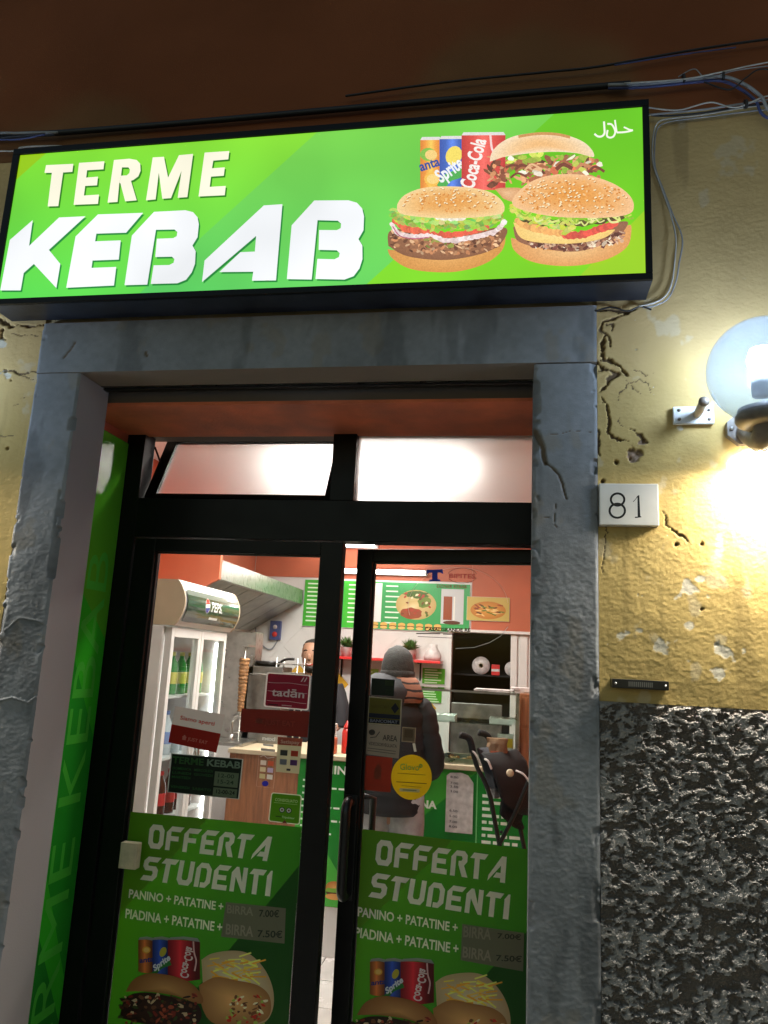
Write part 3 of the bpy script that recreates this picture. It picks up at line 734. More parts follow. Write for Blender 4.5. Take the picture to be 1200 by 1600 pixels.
    rough([(62, 548), (90, 588), (150, 600), (215, 596)], 20, (250, 225, 225)); rough([(215, 585), (290, 618), (400, 605), (500, 580), (540, 540)], 22, (248, 222, 222))
    rough([(66, 560), (95, 598), (150, 610), (215, 606)], 5, (190, 90, 120))
    rough([(75, 530), (110, 562), (160, 575), (218, 570)], 28, (232, 92, 60)); rough([(225, 575), (300, 596), (400, 580), (468, 562)], 24, (226, 80, 56))
    frill([(70, 500), (110, 530), (180, 545), (260, 560), (330, 550), (400, 555), (470, 545), (525, 515)], (110, 175, 40), (205, 225, 90), 20, 9)
    frill([(70, 505), (110, 528), (200, 548), (320, 556), (430, 548), (520, 520)], (90, 150, 34), (190, 215, 84), 16, 14)
    frill([(90, 505), (180, 530), (300, 535), (420, 530), (515, 508)], (150, 205, 60), (225, 235, 130), 10, 9)
    rough([(250, 522), (320, 530), (370, 524)], 16, (252, 244, 220))
    rr(curve([(84, 490), (88, 460), (120, 425), (190, 398), (290, 390), (400, 396), (480, 415), (528, 450), (541, 485), (520, 508), (420, 522), (300, 526), (180, 520), (105, 508), (84, 490)]), (232, 150, 60), (250, 214, 150), (0, -14), 6, 1.5)
    speckle(110, 310, 455, 205, 52, [(214, 128, 48), (240, 168, 84), (224, 140, 58), (246, 190, 116)], 3.0)
    seeds(58, 110, 520, 395, 478, lambda x, y: ((x-310)/215)**2+((y-470)/78)**2 < .95)
    # burger right
    rr(curve([(568, 610), (580, 660), (640, 705), (740, 727), (860, 727), (980, 700), (1060, 650), (1079, 590), (1070, 555), (1000, 620), (850, 665), (700, 660), (600, 620), (568, 610)]), (245, 196, 130), (226, 150, 80), (0, 10), 4)
    rr(curve([(580, 580), (600, 560), (800, 600), (1040, 540), (1055, 570), (990, 625), (850, 668), (700, 655), (600, 625), (580, 580)]), (170, 108, 78), (136, 84, 58))
    chunks(170, lambda r: ((lambda x: (x, 640-.0006*(x-800)**2+r.uniform(-24, 20)))(r.uniform(640, 1045))), [(190, 130, 100), (220, 175, 140), (110, 55, 45), (80, 38, 30), (240, 215, 185)], 2.2, 5.5, .6)
    rr(curve([(578, 545), (600, 560), (700, 590), (820, 612), (940, 600), (1010, 575), (960, 612), (840, 634), (700, 632), (610, 610), (578, 545)]), (255, 226, 140), (250, 205, 110))
    rough([(600, 540), (680, 575), (780, 590), (840, 598)], 34, (245, 170, 90)); rough([(800, 600), (880, 594), (960, 570), (1010, 545)], 30, (226, 72, 58))
    rough([(620, 530), (700, 545), (860, 548), (1040, 520)], 26, (70, 60, 25))
    frill([(578, 480), (600, 505), (660, 525), (720, 545), (780, 560), (830, 570)], (150, 195, 50), (225, 235, 110), 18, 8)
    for i in range(26):
        x = R.uniform(600, 1060); y = 535-.0003*(x-800)**2+R.uniform(-6, 26); F.stroke(Q(curve([(x, y-18), (x+R.uniform(8, 30), y), (x+R.uniform(20, 60), y-R.uniform(0, 22))])), R.uniform(5, 10)/2.727, C(R.choice([(190, 220, 70), (222, 236, 120), (140, 185, 45), (236, 240, 150)])))
    rr(curve([(572, 455), (590, 425), (650, 375), (730, 347), (820, 341), (920, 352), (1010, 385), (1070, 430), (1090, 475), (1070, 510), (980, 525), (860, 527), (740, 520), (640, 500), (585, 480), (572, 455)]), (232, 146, 52), (250, 196, 140), (20, -20), 6, 1.5)
    speckle(150, 830, 440, 225, 70, [(214, 126, 44), (240, 166, 80), (226, 140, 60), (248, 196, 130)], 3.2)
    seeds(110, 600, 1075, 350, 510, lambda x, y: ((x-830)/235)**2+((y-440)/85)**2 < .95)
F = Art(lambda px, py, h: sp(px, py, h+.0012), 8e-6)
zf = zoomer(590, 150, 2.727)
food_picture(F, zf)
F.build('food_picture', 'print_food', SG)
H_ = Art(lambda px, py, h: sp(px, py, h+.0012))
zh = zoomer(880, 120, 4.21)
for pts, w in (([(458, 353), (436, 350), (410, 338), (398, 333)], 2.4), ([(458, 353), (430, 361), (390, 367), (352, 368)], 2.8), ([(340, 286), (345, 325), (352, 368)], 2.6),
               ([(290, 312), (316, 314), (333, 336), (342, 366), (330, 394), (305, 402), (287, 388), (292, 352)], 2.8), ([(268, 296), (271, 345), (271, 374), (254, 393), (228, 394), (205, 377)], 3.0)):
    H_.stroke([tuple(p)[:2] for p in smooth_path([(x, y, 0) for x, y in zh(pts)], 4)], w, (255, 255, 240))
H_.build('halal_mark', 'print_lit', SG)

# ================================================================== cables on the wall
def cable(pts, r, mat, label, y=-.02, ys=None):
    if pts[-1][0] >= 1200:      # the runs go on along the wall past the picture
        (a, b), (c, d) = pts[-2], pts[-1]; k = max(-.25, min(.1, (d-b)/(c-a))); pts = pts+[(c+120, d+120*k), (c+420, d+300*min(k, 0)-20)]
    if pts[0][0] >= 1200: pts = [(pts[0][0]+380, pts[0][1]-30), (pts[0][0]+140, pts[0][1]-8)]+pts
    if pts[0][0] <= -60: pts = [(pts[0][0]-420, pts[0][1]+34)]+pts
    P = [onY(px, py, (ys[i] if ys else y)) for i, (px, py) in enumerate(pts)]
    o = MB().tube(P, r*.78, 8, True, 8).build('cable', mat, None, True); tag(o, label, 'cable', 'cables fixed along the wall'); return o
cable([(-60, 219), (40, 210), (100, 207), (300, 191), (560, 168), (800, 147), (985, 131)], .012, 'cable_black', 'thick black conduit running just above the green sign', -.016)
cable([(-60, 212), (30, 208), (90, 207)], .0055, 'cable_grey', 'pale grey cable stub over the corner of the sign next to the brown wall', -.034)
cable([(-60, 222), (25, 218), (70, 210)], .0035, 'cable_blue', 'thin blue cable just under the pale grey stub by the sign corner', -.036)
cable([(-60, 240), (20, 236), (35, 230), (85, 228), (120, 230)], .0035, 'cable_white', 'thin white wire curling behind the top corner of the sign', -.014)
cable([(950, 133), (1010, 131), (1080, 124), (1130, 120), (1165, 133), (1190, 152), (1215, 178)], .0062, 'cable_grey', 'grey cable bending down in an arc beside the sign, topmost of its bundle', -.03)
cable([(950, 138), (1010, 136), (1080, 129), (1125, 126), (1155, 138), (1180, 157), (1205, 186)], .0052, 'cable_blue', 'dark blue cable bending down in an arc beside the sign', -.024)
cable([(975, 130), (1065, 124), (1125, 113), (1170, 103), (1230, 92)], .0024, 'cable_white', 'thin white wire rising away from the arc of grey cables', -.04)
cable([(540, 150), (700, 128), (850, 113), (935, 104), (1060, 82), (1150, 68), (1240, 56)], .0045, 'cable_black', 'single black cable strung across the brown wall above all others', -.02)
cable([(960, 102), (1060, 86), (1150, 74)], .0024, 'cable_blue', 'thin violet blue wire tied under the topmost black cable', -.024)
cable([(1000, 181), (1040, 177), (1100, 171), (1160, 162), (1240, 150)], .0034, 'cable_grey', 'grey cable leaving the side of the sign, upper one of the low bundle', -.026)
cable([(1000, 178), (1040, 181), (1100, 176), (1170, 165), (1240, 157)], .0036, 'cable_black', 'black cable in the middle of the low bundle beside the sign', -.022)
cable([(1240, 166), (1180, 166), (1100, 179), (1050, 185), (1030, 190), (1022, 205), (1019, 235), (1022, 262), (1035, 298), (1048, 335), (1056, 372), (1054, 410), (1050, 440), (1040, 462), (1020, 474), (998, 478)], .0028, 'cable_white', 'white cable hanging in a loop past the side of the sign', -.018)
cable([(1240, 170), (1190, 172), (1100, 183), (1048, 190), (1028, 200), (1023, 225), (1024, 262), (1038, 300), (1050, 332), (1066, 372), (1061, 412), (1056, 440), (1044, 466), (1025, 477), (1005, 481)], .0028, 'cable_grey', 'grey cable hanging in the wider loop past the side of the sign', -.011)
cable([(930, 486), (955, 480), (980, 486), (1000, 479), (1018, 484)], .0032, 'cable_black', 'short black wire poking out under the sign corner by the cracks', -.012)
cable([(1012, 168), (1060, 172), (1110, 160), (1150, 168), (1200, 150), (1240, 158)], .0026, 'cable_white', 'thin white wire woven loosely through the low bundle of cables', -.030)
cable([(1100, 128), (1140, 140), (1165, 122), (1190, 108), (1240, 116)], .0028, 'cable_black', 'thin black wire crossing the arc of grey cables', -.034)
cable([(1060, 120), (1085, 108), (1105, 122), (1150, 110), (1240, 98)], .0020, 'cable_grey', 'thin grey wire looping over the cable ties beside the sign', -.036)
for px, py, w in ((1068, 123, 7), (1129, 119, 8), (1165, 163, 7)):
    p = onY(px, py, -.03); o = MB().cyl(p+Vector((-.003, 0, 0)), p+Vector((.003, 0, .001)), .013, n=10).build('cable_clip', 'cable_black')
    tag(o, {1068: 'black cable tie around the arc of grey cables, nearer the sign', 1129: 'black cable tie where the grey cables start to bend down', 1165: 'black cable tie around the low bundle of cables'}[px], 'cable tie', 'cable ties')

# ================================================================== globe lamps
def globe_lamp(cx, label):
    c = Vector((cx, -.165, 2.338)); R_ = .128
    L = thing('globe_wall_lamp', (cx, 0, 2.2), label, 'wall lamp', 'globe lamps either side of the door')
    prof = [(.052, -.117)]+[(R_*math.cos(a), R_*math.sin(a)) for a in np.linspace(-1.15, 1.5708, 22)]
    MB().lathe(prof[1:], c, (0, 0, 1), 40).build('globe', 'globe', L, True)
    MB().lathe([(.002, -.07), (.026, -.065), (.028, -.04), (.026, -.018), (.002, -.016)], c, n=20).build('lamp_socket', 'white_plastic', L, True)
    MB().lathe([(.001, -.014), (.022, -.012), (.031, .008), (.034, .03), (.027, .052), (.001, .062)], c, n=20).build('bulb', M['bulb'], L, True)
    b = c+Vector((0, 0, -.112))
    MB().lathe([(.030, -.030), (.060, -.026), (.067, -.016), (.067, -.004), (.061, .002), (.061, .012), (.055, .014), (.002, .014)], b, n=36).build('collar', 'bronze', L, True)
    zc = b.z+.010
    MB().tube([b+Vector((0, 0, -.02)), b+Vector((0, .004, -.038)), b+Vector((0, .035, -.056)), b+Vector((0, .09, -.03)), (cx, -.022, zc-.008)], .027, 16).build('arm', 'bronze', L, True)
    oc = [(cx+.052*math.cos(a), -.004, zc+.046*math.sin(a)) for a in np.linspace(math.pi/8, 2*math.pi+math.pi/8, 9)[:-1]]
    mb = MB(); mb.prism(oc, (0, -.020, 0)); mb.build('base_plate', 'bronze', L)
    for s in (-1, 1): MB().cyl((cx+s*.038, -.0245, zc), (cx+s*.038, -.028, zc), .005, n=10).build('screw', 'steel', L, True)
    return L
M['bulb'] = emis('bulb_light', (.78, .89, 1.0), GLOBE_E)
GX = .578
globe_lamp(GX, 'clear globe wall lamp on dark bronze arm beside the house number')
GXL = -.65*2-GX-.02
globe_lamp(GXL, 'clear globe wall lamp on dark bronze arm, far from the house number')
def down_light(cx, label):
    D = thing('wall_down_light', (cx, 0, 2.135), label, 'wall lamp', 'dome down lights under the globe lamps')
    rx, ry, zb = .115, .150, 2.139; n = 24
    def half(k, z, dy=0): return [Vector((cx+rx*k*math.cos(q), -.006-ry*k*math.sin(q)-dy, z)) for q in np.linspace(0, math.pi, n)]
    rg = [half(max(math.cos(t*math.pi/2), .005), zb+.042*math.sin(t*math.pi/2)) for t in np.linspace(0, 1, 10)]
    m = MB(); vs = [v for r in rg for v in r]; fs = [(i*n+j, i*n+j+1, (i+1)*n+j+1, (i+1)*n+j) for i in range(9) for j in range(n-1)]
    m.add(vs, fs).build('dome', M['dome'], D, True)
    MB().prism(half(.965, zb-.003), (0, 0, .002)).build('diffuser', M['down'], D)
    MB().box((cx-rx*.8, -.0055, zb+.001), (cx+rx*.8, -.001, zb+.022), .002).build('back_plate', 'white_plastic', D)
    return D
M['dome'] = emis('dome_glass', (1.0, .97, .90), DOME_E)
M['down'] = emis('down_light', (1.0, .92, .78), DOWN_E)
down_light(GX+.075, 'glowing half-dome down light under the globe lamp by the house number')
down_light(GXL-.075, 'glowing half-dome down light away from the house number')

# ================================================================== small things on the wall
B_ = thing('wall_bracket', (.455, 0, 2.24), 'small white bracket with cream spindle screwed to wall beside the globe lamp', 'bracket')
q = [onY(x, y, -.006) for x, y in ((1051, 637), (1114, 636), (1114, 663), (1050, 664))]
x0, x1, z0, z1 = q[0].x, q[1].x, q[2].z, q[0].z
MB().box((x0, -.014, z0), (x1, -.001, z1), .0015).build('back_plate', 'white_plastic', B_)
for sx in (.14, .88):
    for szz in (.25, .78): MB().cyl((x0+(x1-x0)*sx, -.0142, z0+(z1-z0)*szz), (x0+(x1-x0)*sx, -.016, z0+(z1-z0)*szz), .0045, n=10).build('screw', 'bronze', B_, True)
ca = Vector((x0+(x1-x0)*.58, -.014, (z0+z1)/2))
MB().cyl(ca, ca+Vector((.004, -.055, .012)), .010, .0125, 16).build('spindle', 'cream_plastic', B_, True)
MB().lathe([(.001, 0), (.013, .002), (.0135, .008), (.010, .014), (.001, .016)], ca+Vector((.004, -.055, .014)), (0, -1, .25), 16).build('knob', 'bronze', B_, True)

N_ = thing('house_number_plate', (.283, 0, 1.976), 'white marble house number plate reading 81 beside the door jamb', 'number plate')
MB().box((.2085, -.022, 1.977), (.357, .004, 2.088), .0025).build('plaque', 'marble', N_)
A = Art(plane_px((0, -.0222, 0), (0, -1, 0)))
zn = zoomer(600, 460, 2.0)
e8a = [(730+21*math.cos(a), 641+19*math.sin(a)) for a in np.linspace(0, 2*math.pi, 26)[:-1]]; e8b = [(729+24*math.cos(a), 676+22*math.sin(a)) for a in np.linspace(0, 2*math.pi, 26)[:-1]]
for e in (e8a, e8b): A.stroke(zn(e), 3.4, (28, 28, 26), closed=True)
A.stroke(zn([(779, 648), (795, 628), (797, 696)]), [1.2, 3.0, 4.2], (28, 28, 26)); A.stroke(zn([(784, 697), (804, 695)]), 1.8, (28, 28, 26))
A.build('numerals', 'print_paper', N_)

S_ = thing('small_black_plate', (.28, 0, 1.58), 'narrow black plate with worn pale print on the wall just above the roughcast', 'plate')
pa, pb, pc, pd = [onY(x, y, -.016) for x, y in ((955, 1060), (1043, 1063), (1040, 1076), (953, 1074))]
MB().box((pa.x, -.034, pc.z-.004), (pb.x, .004, pa.z), .002).build('plate', 'black_plastic', S_)
A = Art(lambda x, z, h: Vector((x, -.0342-h, z)))
mx = (pa.x+pb.x)/2; mz = (pa.z+pc.z)/2-.002
for i in range(13): A.rect(mx-.028+i*.0045, mz-.006, mx-.0255+i*.0045, mz+.006, (120, 118, 112), same=i > 0)
A.build('print', 'print_paper', S_)
for s in (.06, .94): MB().cyl((pa.x+(pb.x-pa.x)*s, -.0342, mz), (pa.x+(pb.x-pa.x)*s, -.036, mz), .003, n=8).build('screw', 'steel', S_, True)

# ================================================================== green printed panel in the recess
RP = thing('printed_recess_panel', (RX0, .3, .02), 'glossy green panel with upright white shop name lining the door recess', 'panel')
px0 = RX0+.002
MB().box((px0, .165, .03), (px0+.006, YD-.032, ZS-.035), .001).build('panel_board', 'black_plastic', RP)
A = Art(lambda y, z, h: Vector((px0+.0063+h, y, z)))
y0, y1 = .167, YD-.034
A.rect(y0, .032, y1, ZS-.037, (62, 204, 44))
A.poly([(y0, 1.15), (y1, .55), (y1, 1.30), (y0, 1.75)], (46, 170, 46)); A.poly([(y0, .03), (y1, .03), (y1, .42), (y0, .95)], (40, 150, 44)); A.poly([(y0, ZS-.5), (y1, ZS-.75), (y1, ZS-.037), (y0, ZS-.037)], (96, 190, 44))
A.textq('TERME KEBAB', (y1-.035, .12), (y1-.035, 1.93), (-.13, 0), (84, 206, 64), .0)
A.build('panel_print', 'print_gloss', RP)

# ================================================================== shop door frame, transom windows
DF = thing('door_frame', (-.57, YD, .02), 'fixed black metal door frame with two frosted transom lights', 'door frame')
zt0 = onY(250, 781, YD).z; xm0, xm1 = onY(524, 690, YD).x, onY(560, 690, YD).x
zb0 = 2.0; fy0, fy1 = YD-.03, YD+.05
XF0 = -1.362
fr = MB()
fr.box((RX0+.001, fy0, .02), (XF0, fy1, ZS+.009), .002); fr.box((.255, fy0, .02), (RX1-.001, fy1, ZS+.009), .002)
fr.box((XF0-.0, fy0+.001, zb0), (.256, fy1-.001, zt0), .002); fr.box((xm0, fy0+.001, zt0), (xm1, fy1-.001, ZS+.0085), .002)
fr.build('frame', 'black_metal', DF)
MB().box((xm1+.001, YD+.006, zt0+.001), (.254, YD+.014, ZS+.008)).build('transom_pane', 'frost', DF)
# tilted hopper sash on the other side
pt = Vector((0, YD+.012, zt0+.004)); pu = Vector((0, YD+.155, onY(400, 686, YD+.155).z)); dvec = pu-pt; Ls = dvec.length; dvec.normalize(); nv = Vector((0, -dvec.z, dvec.y))
sx_0, sx_1 = XF0+.004, xm0-.004
def sash(v): return Vector((v.x, pt.y, pt.z))+dvec*v.z+nv*v.y
s1 = MB(); w = .042
s1.box((sx_0, -.012, 0), (sx_0+w, .012, Ls), .002, sash); s1.box((sx_1-w*.6, -.012, 0), (sx_1, .012, Ls), .002, sash)
s1.box((sx_0+w, -.012, 0), (sx_1-w*.6, .012, .02), .002, sash); s1.box((sx_0+w, -.012, Ls-.02), (sx_1-w*.6, .012, Ls), .002, sash)
so_ = s1.build('hopper_sash', 'black_metal', DF); so_['label'] = 'transom sash tilted open into the shop'
MB().box((sx_0+w, -.003, .02), (sx_1-w*.6, .003, Ls-.02), 0, sash).build('pane', 'frost', so_)
MB().tube([Vector((XF0+.01, YD+.03, zt0+.21)), sash(Vector((sx_0+.01, 0, .17)))], .004, 6, False).build('stay_arm', 'black_metal', DF)

# ================================================================== door leaves
GZ0, GZ1 = .16, onY(503, 869, YD).z
LX0, LX1 = XF0+.004, onY(541, 860, YD+.03).x
gx0, gx1 = onY(246, 863, YD).x, onY(503, 869, YD).x
def leaf(name, fn, s0, s1, g0, g1, label, gz1):
    D = thing(name, fn(Vector(((s0+s1)/2, 0, .03))), label, 'door', 'glazed leaves of the shop door')
    m = MB(); t0, t1 = -.022, .028
    m.box((s0, t0, .03), (g0, t1, zb0-.004), .003, fn); m.box((g1, t0, .03), (s1, t1, zb0-.004), .003, fn)
    m.box((g0, t0, gz1), (g1, t1, zb0-.004), .003, fn); m.box((g0, t0, .03), (g1, t1, GZ0), .003, fn)
    m.build('leaf_frame', 'black_metal', D)
    MB().box((g0-.004, .000, GZ0-.004), (g1+.004, .006, gz1+.004), 0, fn).build('glass_pane', 'clear', D)
    gk = MB(); e = .006
    gk.box((g0, -.004, GZ0), (g0+e, -.0005, gz1), 0, fn); gk.box((g1-e, -.004, GZ0), (g1, -.0005, gz1), 0, fn); gk.box((g0+e, -.004, gz1-e), (g1-e, -.0005, gz1), 0, fn)
    gk.build('gasket', 'black_plastic', D)
    return D
fnL = lambda v: Vector((v.x, YD+v.y, v.z))
DL = leaf('shop_door_leaf', fnL, LX0, LX1, gx0, gx1, 'closed glazed black door leaf with green student offer poster, next to the printed recess panel', GZ1)
HP = Vector((.235, .535, 0)); FP = Vector((-.566, .645, 0)); dR = (FP-HP).normalized(); nR = Vector((dR.y, -dR.x, 0)); nR = nR if nR.y < 0 else -nR
def fnR(v): return HP+dR*v.x-nR*v.y+Vector((0, 0, v.z))
def sR(px, py):
    p = onP(px, py, HP, nR); return (p-HP).dot(dR), p.z
gR0, gR1 = .075, sR(585, 879)[0]; LR = (FP-HP).length
DR = leaf('shop_door_leaf', fnR, 0, LR, gR0, gR1, 'glazed black door leaf standing ajar with a D-handle and round yellow sticker', sR(700, 880)[1])
# handle on the ajar leaf
hp = Vector((LR-.028, 0, 0)); hz0, hz1 = sR(545, 1398)[1], sR(552, 1245)[1]
hs = LR-.03
MB().tube([fnR(Vector((hs, -.02, hz1-.012))), fnR(Vector((hs, -.055, hz1-.008))), fnR(Vector((hs, -.074, hz1-.03))), fnR(Vector((hs, -.076, hz1-.07))), fnR(Vector((hs, -.076, hz0+.07))), fnR(Vector((hs, -.074, hz0+.03))), fnR(Vector((hs, -.055, hz0+.008))), fnR(Vector((hs, -.02, hz0+.012)))], .0165, 12).build('handle', 'black_plastic', DR, True)
MB().box((hs-.022, -.028, hz0-.01), (hs+.022, -.0222, hz1+.01), .002, fnR).build('handle_plate', 'black_plastic', DR)
MB().tube([fnR(Vector((hs-.02, .03, hz1))), fnR(Vector((hs-.045, .075, hz1-.01))), fnR(Vector((hs-.045, .075, hz0+.02))), fnR(Vector((hs-.02, .03, hz0)))], .012, 10, False).build('inner_handle', 'black_plastic', DR, True)
# cream contact box on the frame
cb = thing('door_contact_box', (onY(201, 1338, YD-.05).x, YD-.05, onY(201, 1356, YD-.05).z), 'small cream contact box on the black frame by the recess panel', 'contact box')
c0 = onY(186, 1356, YD-.055); c1 = onY(217, 1318, YD-.055)
MB().box((c0.x, YD-.062, c0.z), (c1.x, YD-.031, c1.z), .003).build('case', 'cream_plastic', cb)
MB().box((c0.x+.006, YD-.0645, c0.z+.006), (c1.x-.006, YD-.0622, c1.z-.006), .001).build('cover', 'cream_plastic', cb)

# ================================================================== posters
FONT = {
 'O': [[(.18, 0), (.45, 0), (.45, .22), (.33, .22), (.26, .32), (.26, .68), (.33, .78), (.45, .78), (.45, 1), (.18, 1), (0, .8), (0, .2)], [(.45, 0), (.72, 0), (.9, .2), (.9, .8), (.72, 1), (.45, 1), (.45, .78), (.57, .78), (.64, .68), (.64, .32), (.57, .22), (.45, .22)]],
 'F': [[(0, 0), (0, .74), (.28, 1), (1.0, 1), (.8, .79), (.27, .79), (.27, .6), (.74, .6), (.74, .4), (.27, .4), (.27, 0)]],
 'E': [[(0, 0), (0, .74), (.28, 1), (1.0, 1), (.8, .79), (.27, .79), (.27, .6), (.76, .6), (.76, .4), (.27, .4), (.27, .21), (.86, .21), (.86, 0)]],
 'R': [[(0, 0), (0, .74), (.28, 1), (.72, 1), (.9, .86), (.9, .6), (.74, .44), (.98, 0), (.66, 0), (.42, .46), (.42, .60), (.58, .62), (.63, .70), (.58, .79), (.27, .79), (.27, 0)]],
 'T': [[(.26, 0), (.26, .78), (.0, .78), (.2, 1), (1.0, 1), (.82, .78), (.54, .78), (.54, 0)]],
 'A': [[(0, 0), (.04, .22), (.72, 1), (.98, 1), (.98, 0), (.70, 0), (.70, .16), (.30, .16), (.46, .36), (.70, .36), (.70, .64)]],
 'S': [[(0, 0), (.72, 0), (.92, .2), (.92, .48), (.76, .62), (.32, .62), (.28, .70), (.34, .79), (.80, .79), (.98, 1), (.22, 1), (.02, .82), (.02, .58), (.18, .42), (.60, .42), (.65, .32), (.6, .21), (.14, .21)]],
 'U': [[(0, .2), (0, 1), (.27, 1), (.27, .3), (.34, .21), (.56, .21), (.63, .3), (.63, 1), (.9, 1), (.9, .2), (.72, 0), (.18, 0)]],
 'D': [[(0, 0), (0, .76), (.24, 1), (.66, 1), (.9, .78), (.9, .22), (.64, 0), (.34, 0), (.34, .21), (.57, .21), (.64, .32), (.64, .68), (.57, .79), (.27, .79), (.27, 0)]],
 'N': [[(0, 0), (0, .76), (.25, 1), (.40, 1), (.66, .42), (.66, 1), (.92, 1), (.92, .0), (.72, 0), (.26, .60), (.26, 0)]],
 'I': [[(0, 0), (0, .78), (.2, 1), (.30, 1), (.30, 0)]],
}
def techno(A, body, bl, br, tl, tr, col):
    adv = [(.36 if c == 'I' else 1.0) for c in body]; tot = sum(adv); x = 0
    A.h += 3*A.step
    def mp(u, v): return ((bl[0]*(1-u)+br[0]*u)*(1-v)+(tl[0]*(1-u)+tr[0]*u)*v, (bl[1]*(1-u)+br[1]*u)*(1-v)+(tl[1]*(1-u)+tr[1]*u)*v)
    for c, a in zip(body, adv):
        for g in FONT[c]: A.poly([mp((x+p[0]*.96)/tot, p[1]) for p in g], col, same=True)
        x += a
    A.h += A.step
WH = (252, 242, 222)
def poster(fmap, rect_px, z, T, parent, name, label, bottom):
    A = Art(fmap, 2e-5)
    tl, tr, br, bl = rect_px
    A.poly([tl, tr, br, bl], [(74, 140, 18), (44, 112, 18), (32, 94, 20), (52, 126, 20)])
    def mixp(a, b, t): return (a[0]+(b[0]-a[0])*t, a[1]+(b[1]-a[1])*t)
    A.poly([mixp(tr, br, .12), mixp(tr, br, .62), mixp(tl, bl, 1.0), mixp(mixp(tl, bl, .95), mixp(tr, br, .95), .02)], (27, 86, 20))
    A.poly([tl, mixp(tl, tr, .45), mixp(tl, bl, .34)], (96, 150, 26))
    techno(A, 'OFFERTA', *z(T['o']), WH); techno(A, 'STUDENTI', *z(T['s']), WH)
    for key, body in (('p', 'PANINO + PATATINE +'), ('q', 'PIADINA + PATATINE +')):
        a, b, c = z(T[key]); A.textq(body, a, b, (c[0]-a[0], c[1]-a[1]), WH, .028)
    A.poly(z(T['patch']), (118, 116, 92))
    for body, k, c in (('BIRRA', 'b1', (150, 145, 122)), ('BIRRA', 'b2', (158, 150, 128)), ('7.00€', 'c1', (50, 58, 40)), ('7.50€', 'c2', (46, 54, 40))):
        a, b, c2 = z(T[k]); A.textq(body, a, b, (c2[0]-a[0], c2[1]-a[1]), c, .02)
    # food at the foot of the poster
    R = random.Random(5); S = T['fs']; ox, oy = T['fo']
    def G(pts): return z([(ox+x*S, oy+y*S) for x, y in pts])
    def cv(pts): return [tuple(p)[:2] for p in smooth_path([(x, y, 0) for x, y in pts], 5)]
    for x0, x1, c, y1 in ((0, 84, (222, 110, 50), 172), (70, 166, (44, 74, 176), 188), (146, 305, (210, 36, 48), 212)):
        d = tuple(v*.45 for v in c); l = tuple(min(255, v*1.15+14) for v in c); w = x1-x0; n = 8
        for k in range(n):
            f0, f1 = k/n, (k+1)/n; sh = lambda f: tuple(a+(b-a)*max(0, 1-abs(f-.38)*2.1) for a, b in zip(d, l))
            bow = lambda f: 9*math.sin(math.pi*f)
            A.poly(G([(x0+w*f0, 16+w*.06*f0-bow(f0)*.3), (x0+w*f1, 16+w*.06*f1-bow(f1)*.3), (x0+w*f1, y1+bow(f1)), (x0+w*f0, y1+bow(f0))]), [sh(f0), sh(f1), sh(f1), sh(f0)], same=k > 0)
        A.poly(G([(x0+w*.08, 4), (x0+w*.5, 0), (x0+w*.92, 8), (x1, 18+w*.06), (x0+w*.5, 14), (x0, 17)]), (150, 150, 148))
    A.ell(*G([(40, 66)])[0], 6.5, 5.5, (236, 170, 60)); A.ell(*G([(40, 66)])[0], 4.4, 3.8, (246, 200, 110)); A.textq('anta', G([(6, 130)])[0], G([(76, 122)])[0], (.3, -8), (30, 50, 130), .03)
    A.ell(*G([(122, 76)])[0], 5, 8, (206, 190, 60), rot=.4); A.stroke(G(cv([(76, 186), (110, 150), (160, 130)])), 7, (50, 130, 56)); A.textq('Sprite', G([(80, 172)])[0], G([(160, 112)])[0], (-3, -9), (226, 230, 235), .04)
    A.textq('Coca-Cola', G([(206, 200)])[0], G([(240, 48)])[0], (13, 3), (240, 220, 216), .03); A.stroke(G(cv([(272, 24), (276, 80), (286, 120), (278, 170)])), 2.4, (236, 190, 186))
    # wrap with fries
    A.rings(G(cv([(312, 115), (360, 85), (450, 70), (530, 78), (590, 120), (640, 190), (668, 280), (660, 370), (610, 430), (480, 440), (380, 420), (330, 330), (312, 115)])), (255, 246, 203), (203, 171, 127), k=4)
    for i in range(46):
        x, y = R.uniform(340, 560), R.uniform(95, 220); a = R.uniform(-.5, .7); L = R.uniform(40, 90)
        A.stroke(G([(x, y), (x+L*math.cos(a), y+L*math.sin(a))]), R.uniform(1.8, 3.0), R.choice([(255, 232, 87), (255, 255, 130), (255, 188, 63), (255, 217, 101)]))
    A.rings(G(cv([(300, 240), (380, 200), (480, 215), (590, 240), (650, 300), (640, 400), (520, 440), (380, 430), (320, 360), (300, 240)])), (255, 197, 124), (174, 121, 69), k=3)
    for i in range(60):
        x, y = R.uniform(440, 640), R.uniform(290, 430); (cx, cy), = G([(x, y)]); A.ell(cx, cy, R.uniform(2, 5), R.uniform(1.2, 3), R.choice([(217, 58, 43), (255, 246, 203), (139, 87, 52), (174, 203, 87), (101, 58, 37)]), rot=R.uniform(-1, 1), n=7, wob=.3)
    # sandwich
    A.rings(G(cv([(-60, 270), (-20, 210), (60, 180), (180, 195), (270, 235), (320, 300), (300, 330), (180, 290), (40, 270), (-60, 270)])), (217, 156, 95), (156, 101, 55), k=4)
    A.rings(G(cv([(-90, 400), (-60, 300), (40, 275), (180, 300), (300, 340), (290, 430), (100, 440), (-90, 400)])), (72, 40, 29), (49, 26, 20), k=3)
    for i in range(110):
        x, y = R.uniform(-85, 290), R.uniform(285, 430); (cx, cy), = G([(x, y)]); A.ell(cx, cy, R.uniform(2, 6), R.uniform(1.4, 3.4), R.choice([(139, 49, 37), (87, 49, 31), (188, 87, 58), (63, 75, 34), (121, 75, 49), (217, 188, 145), (43, 26, 20)]), rot=R.uniform(-1, 1), n=7, wob=.3)
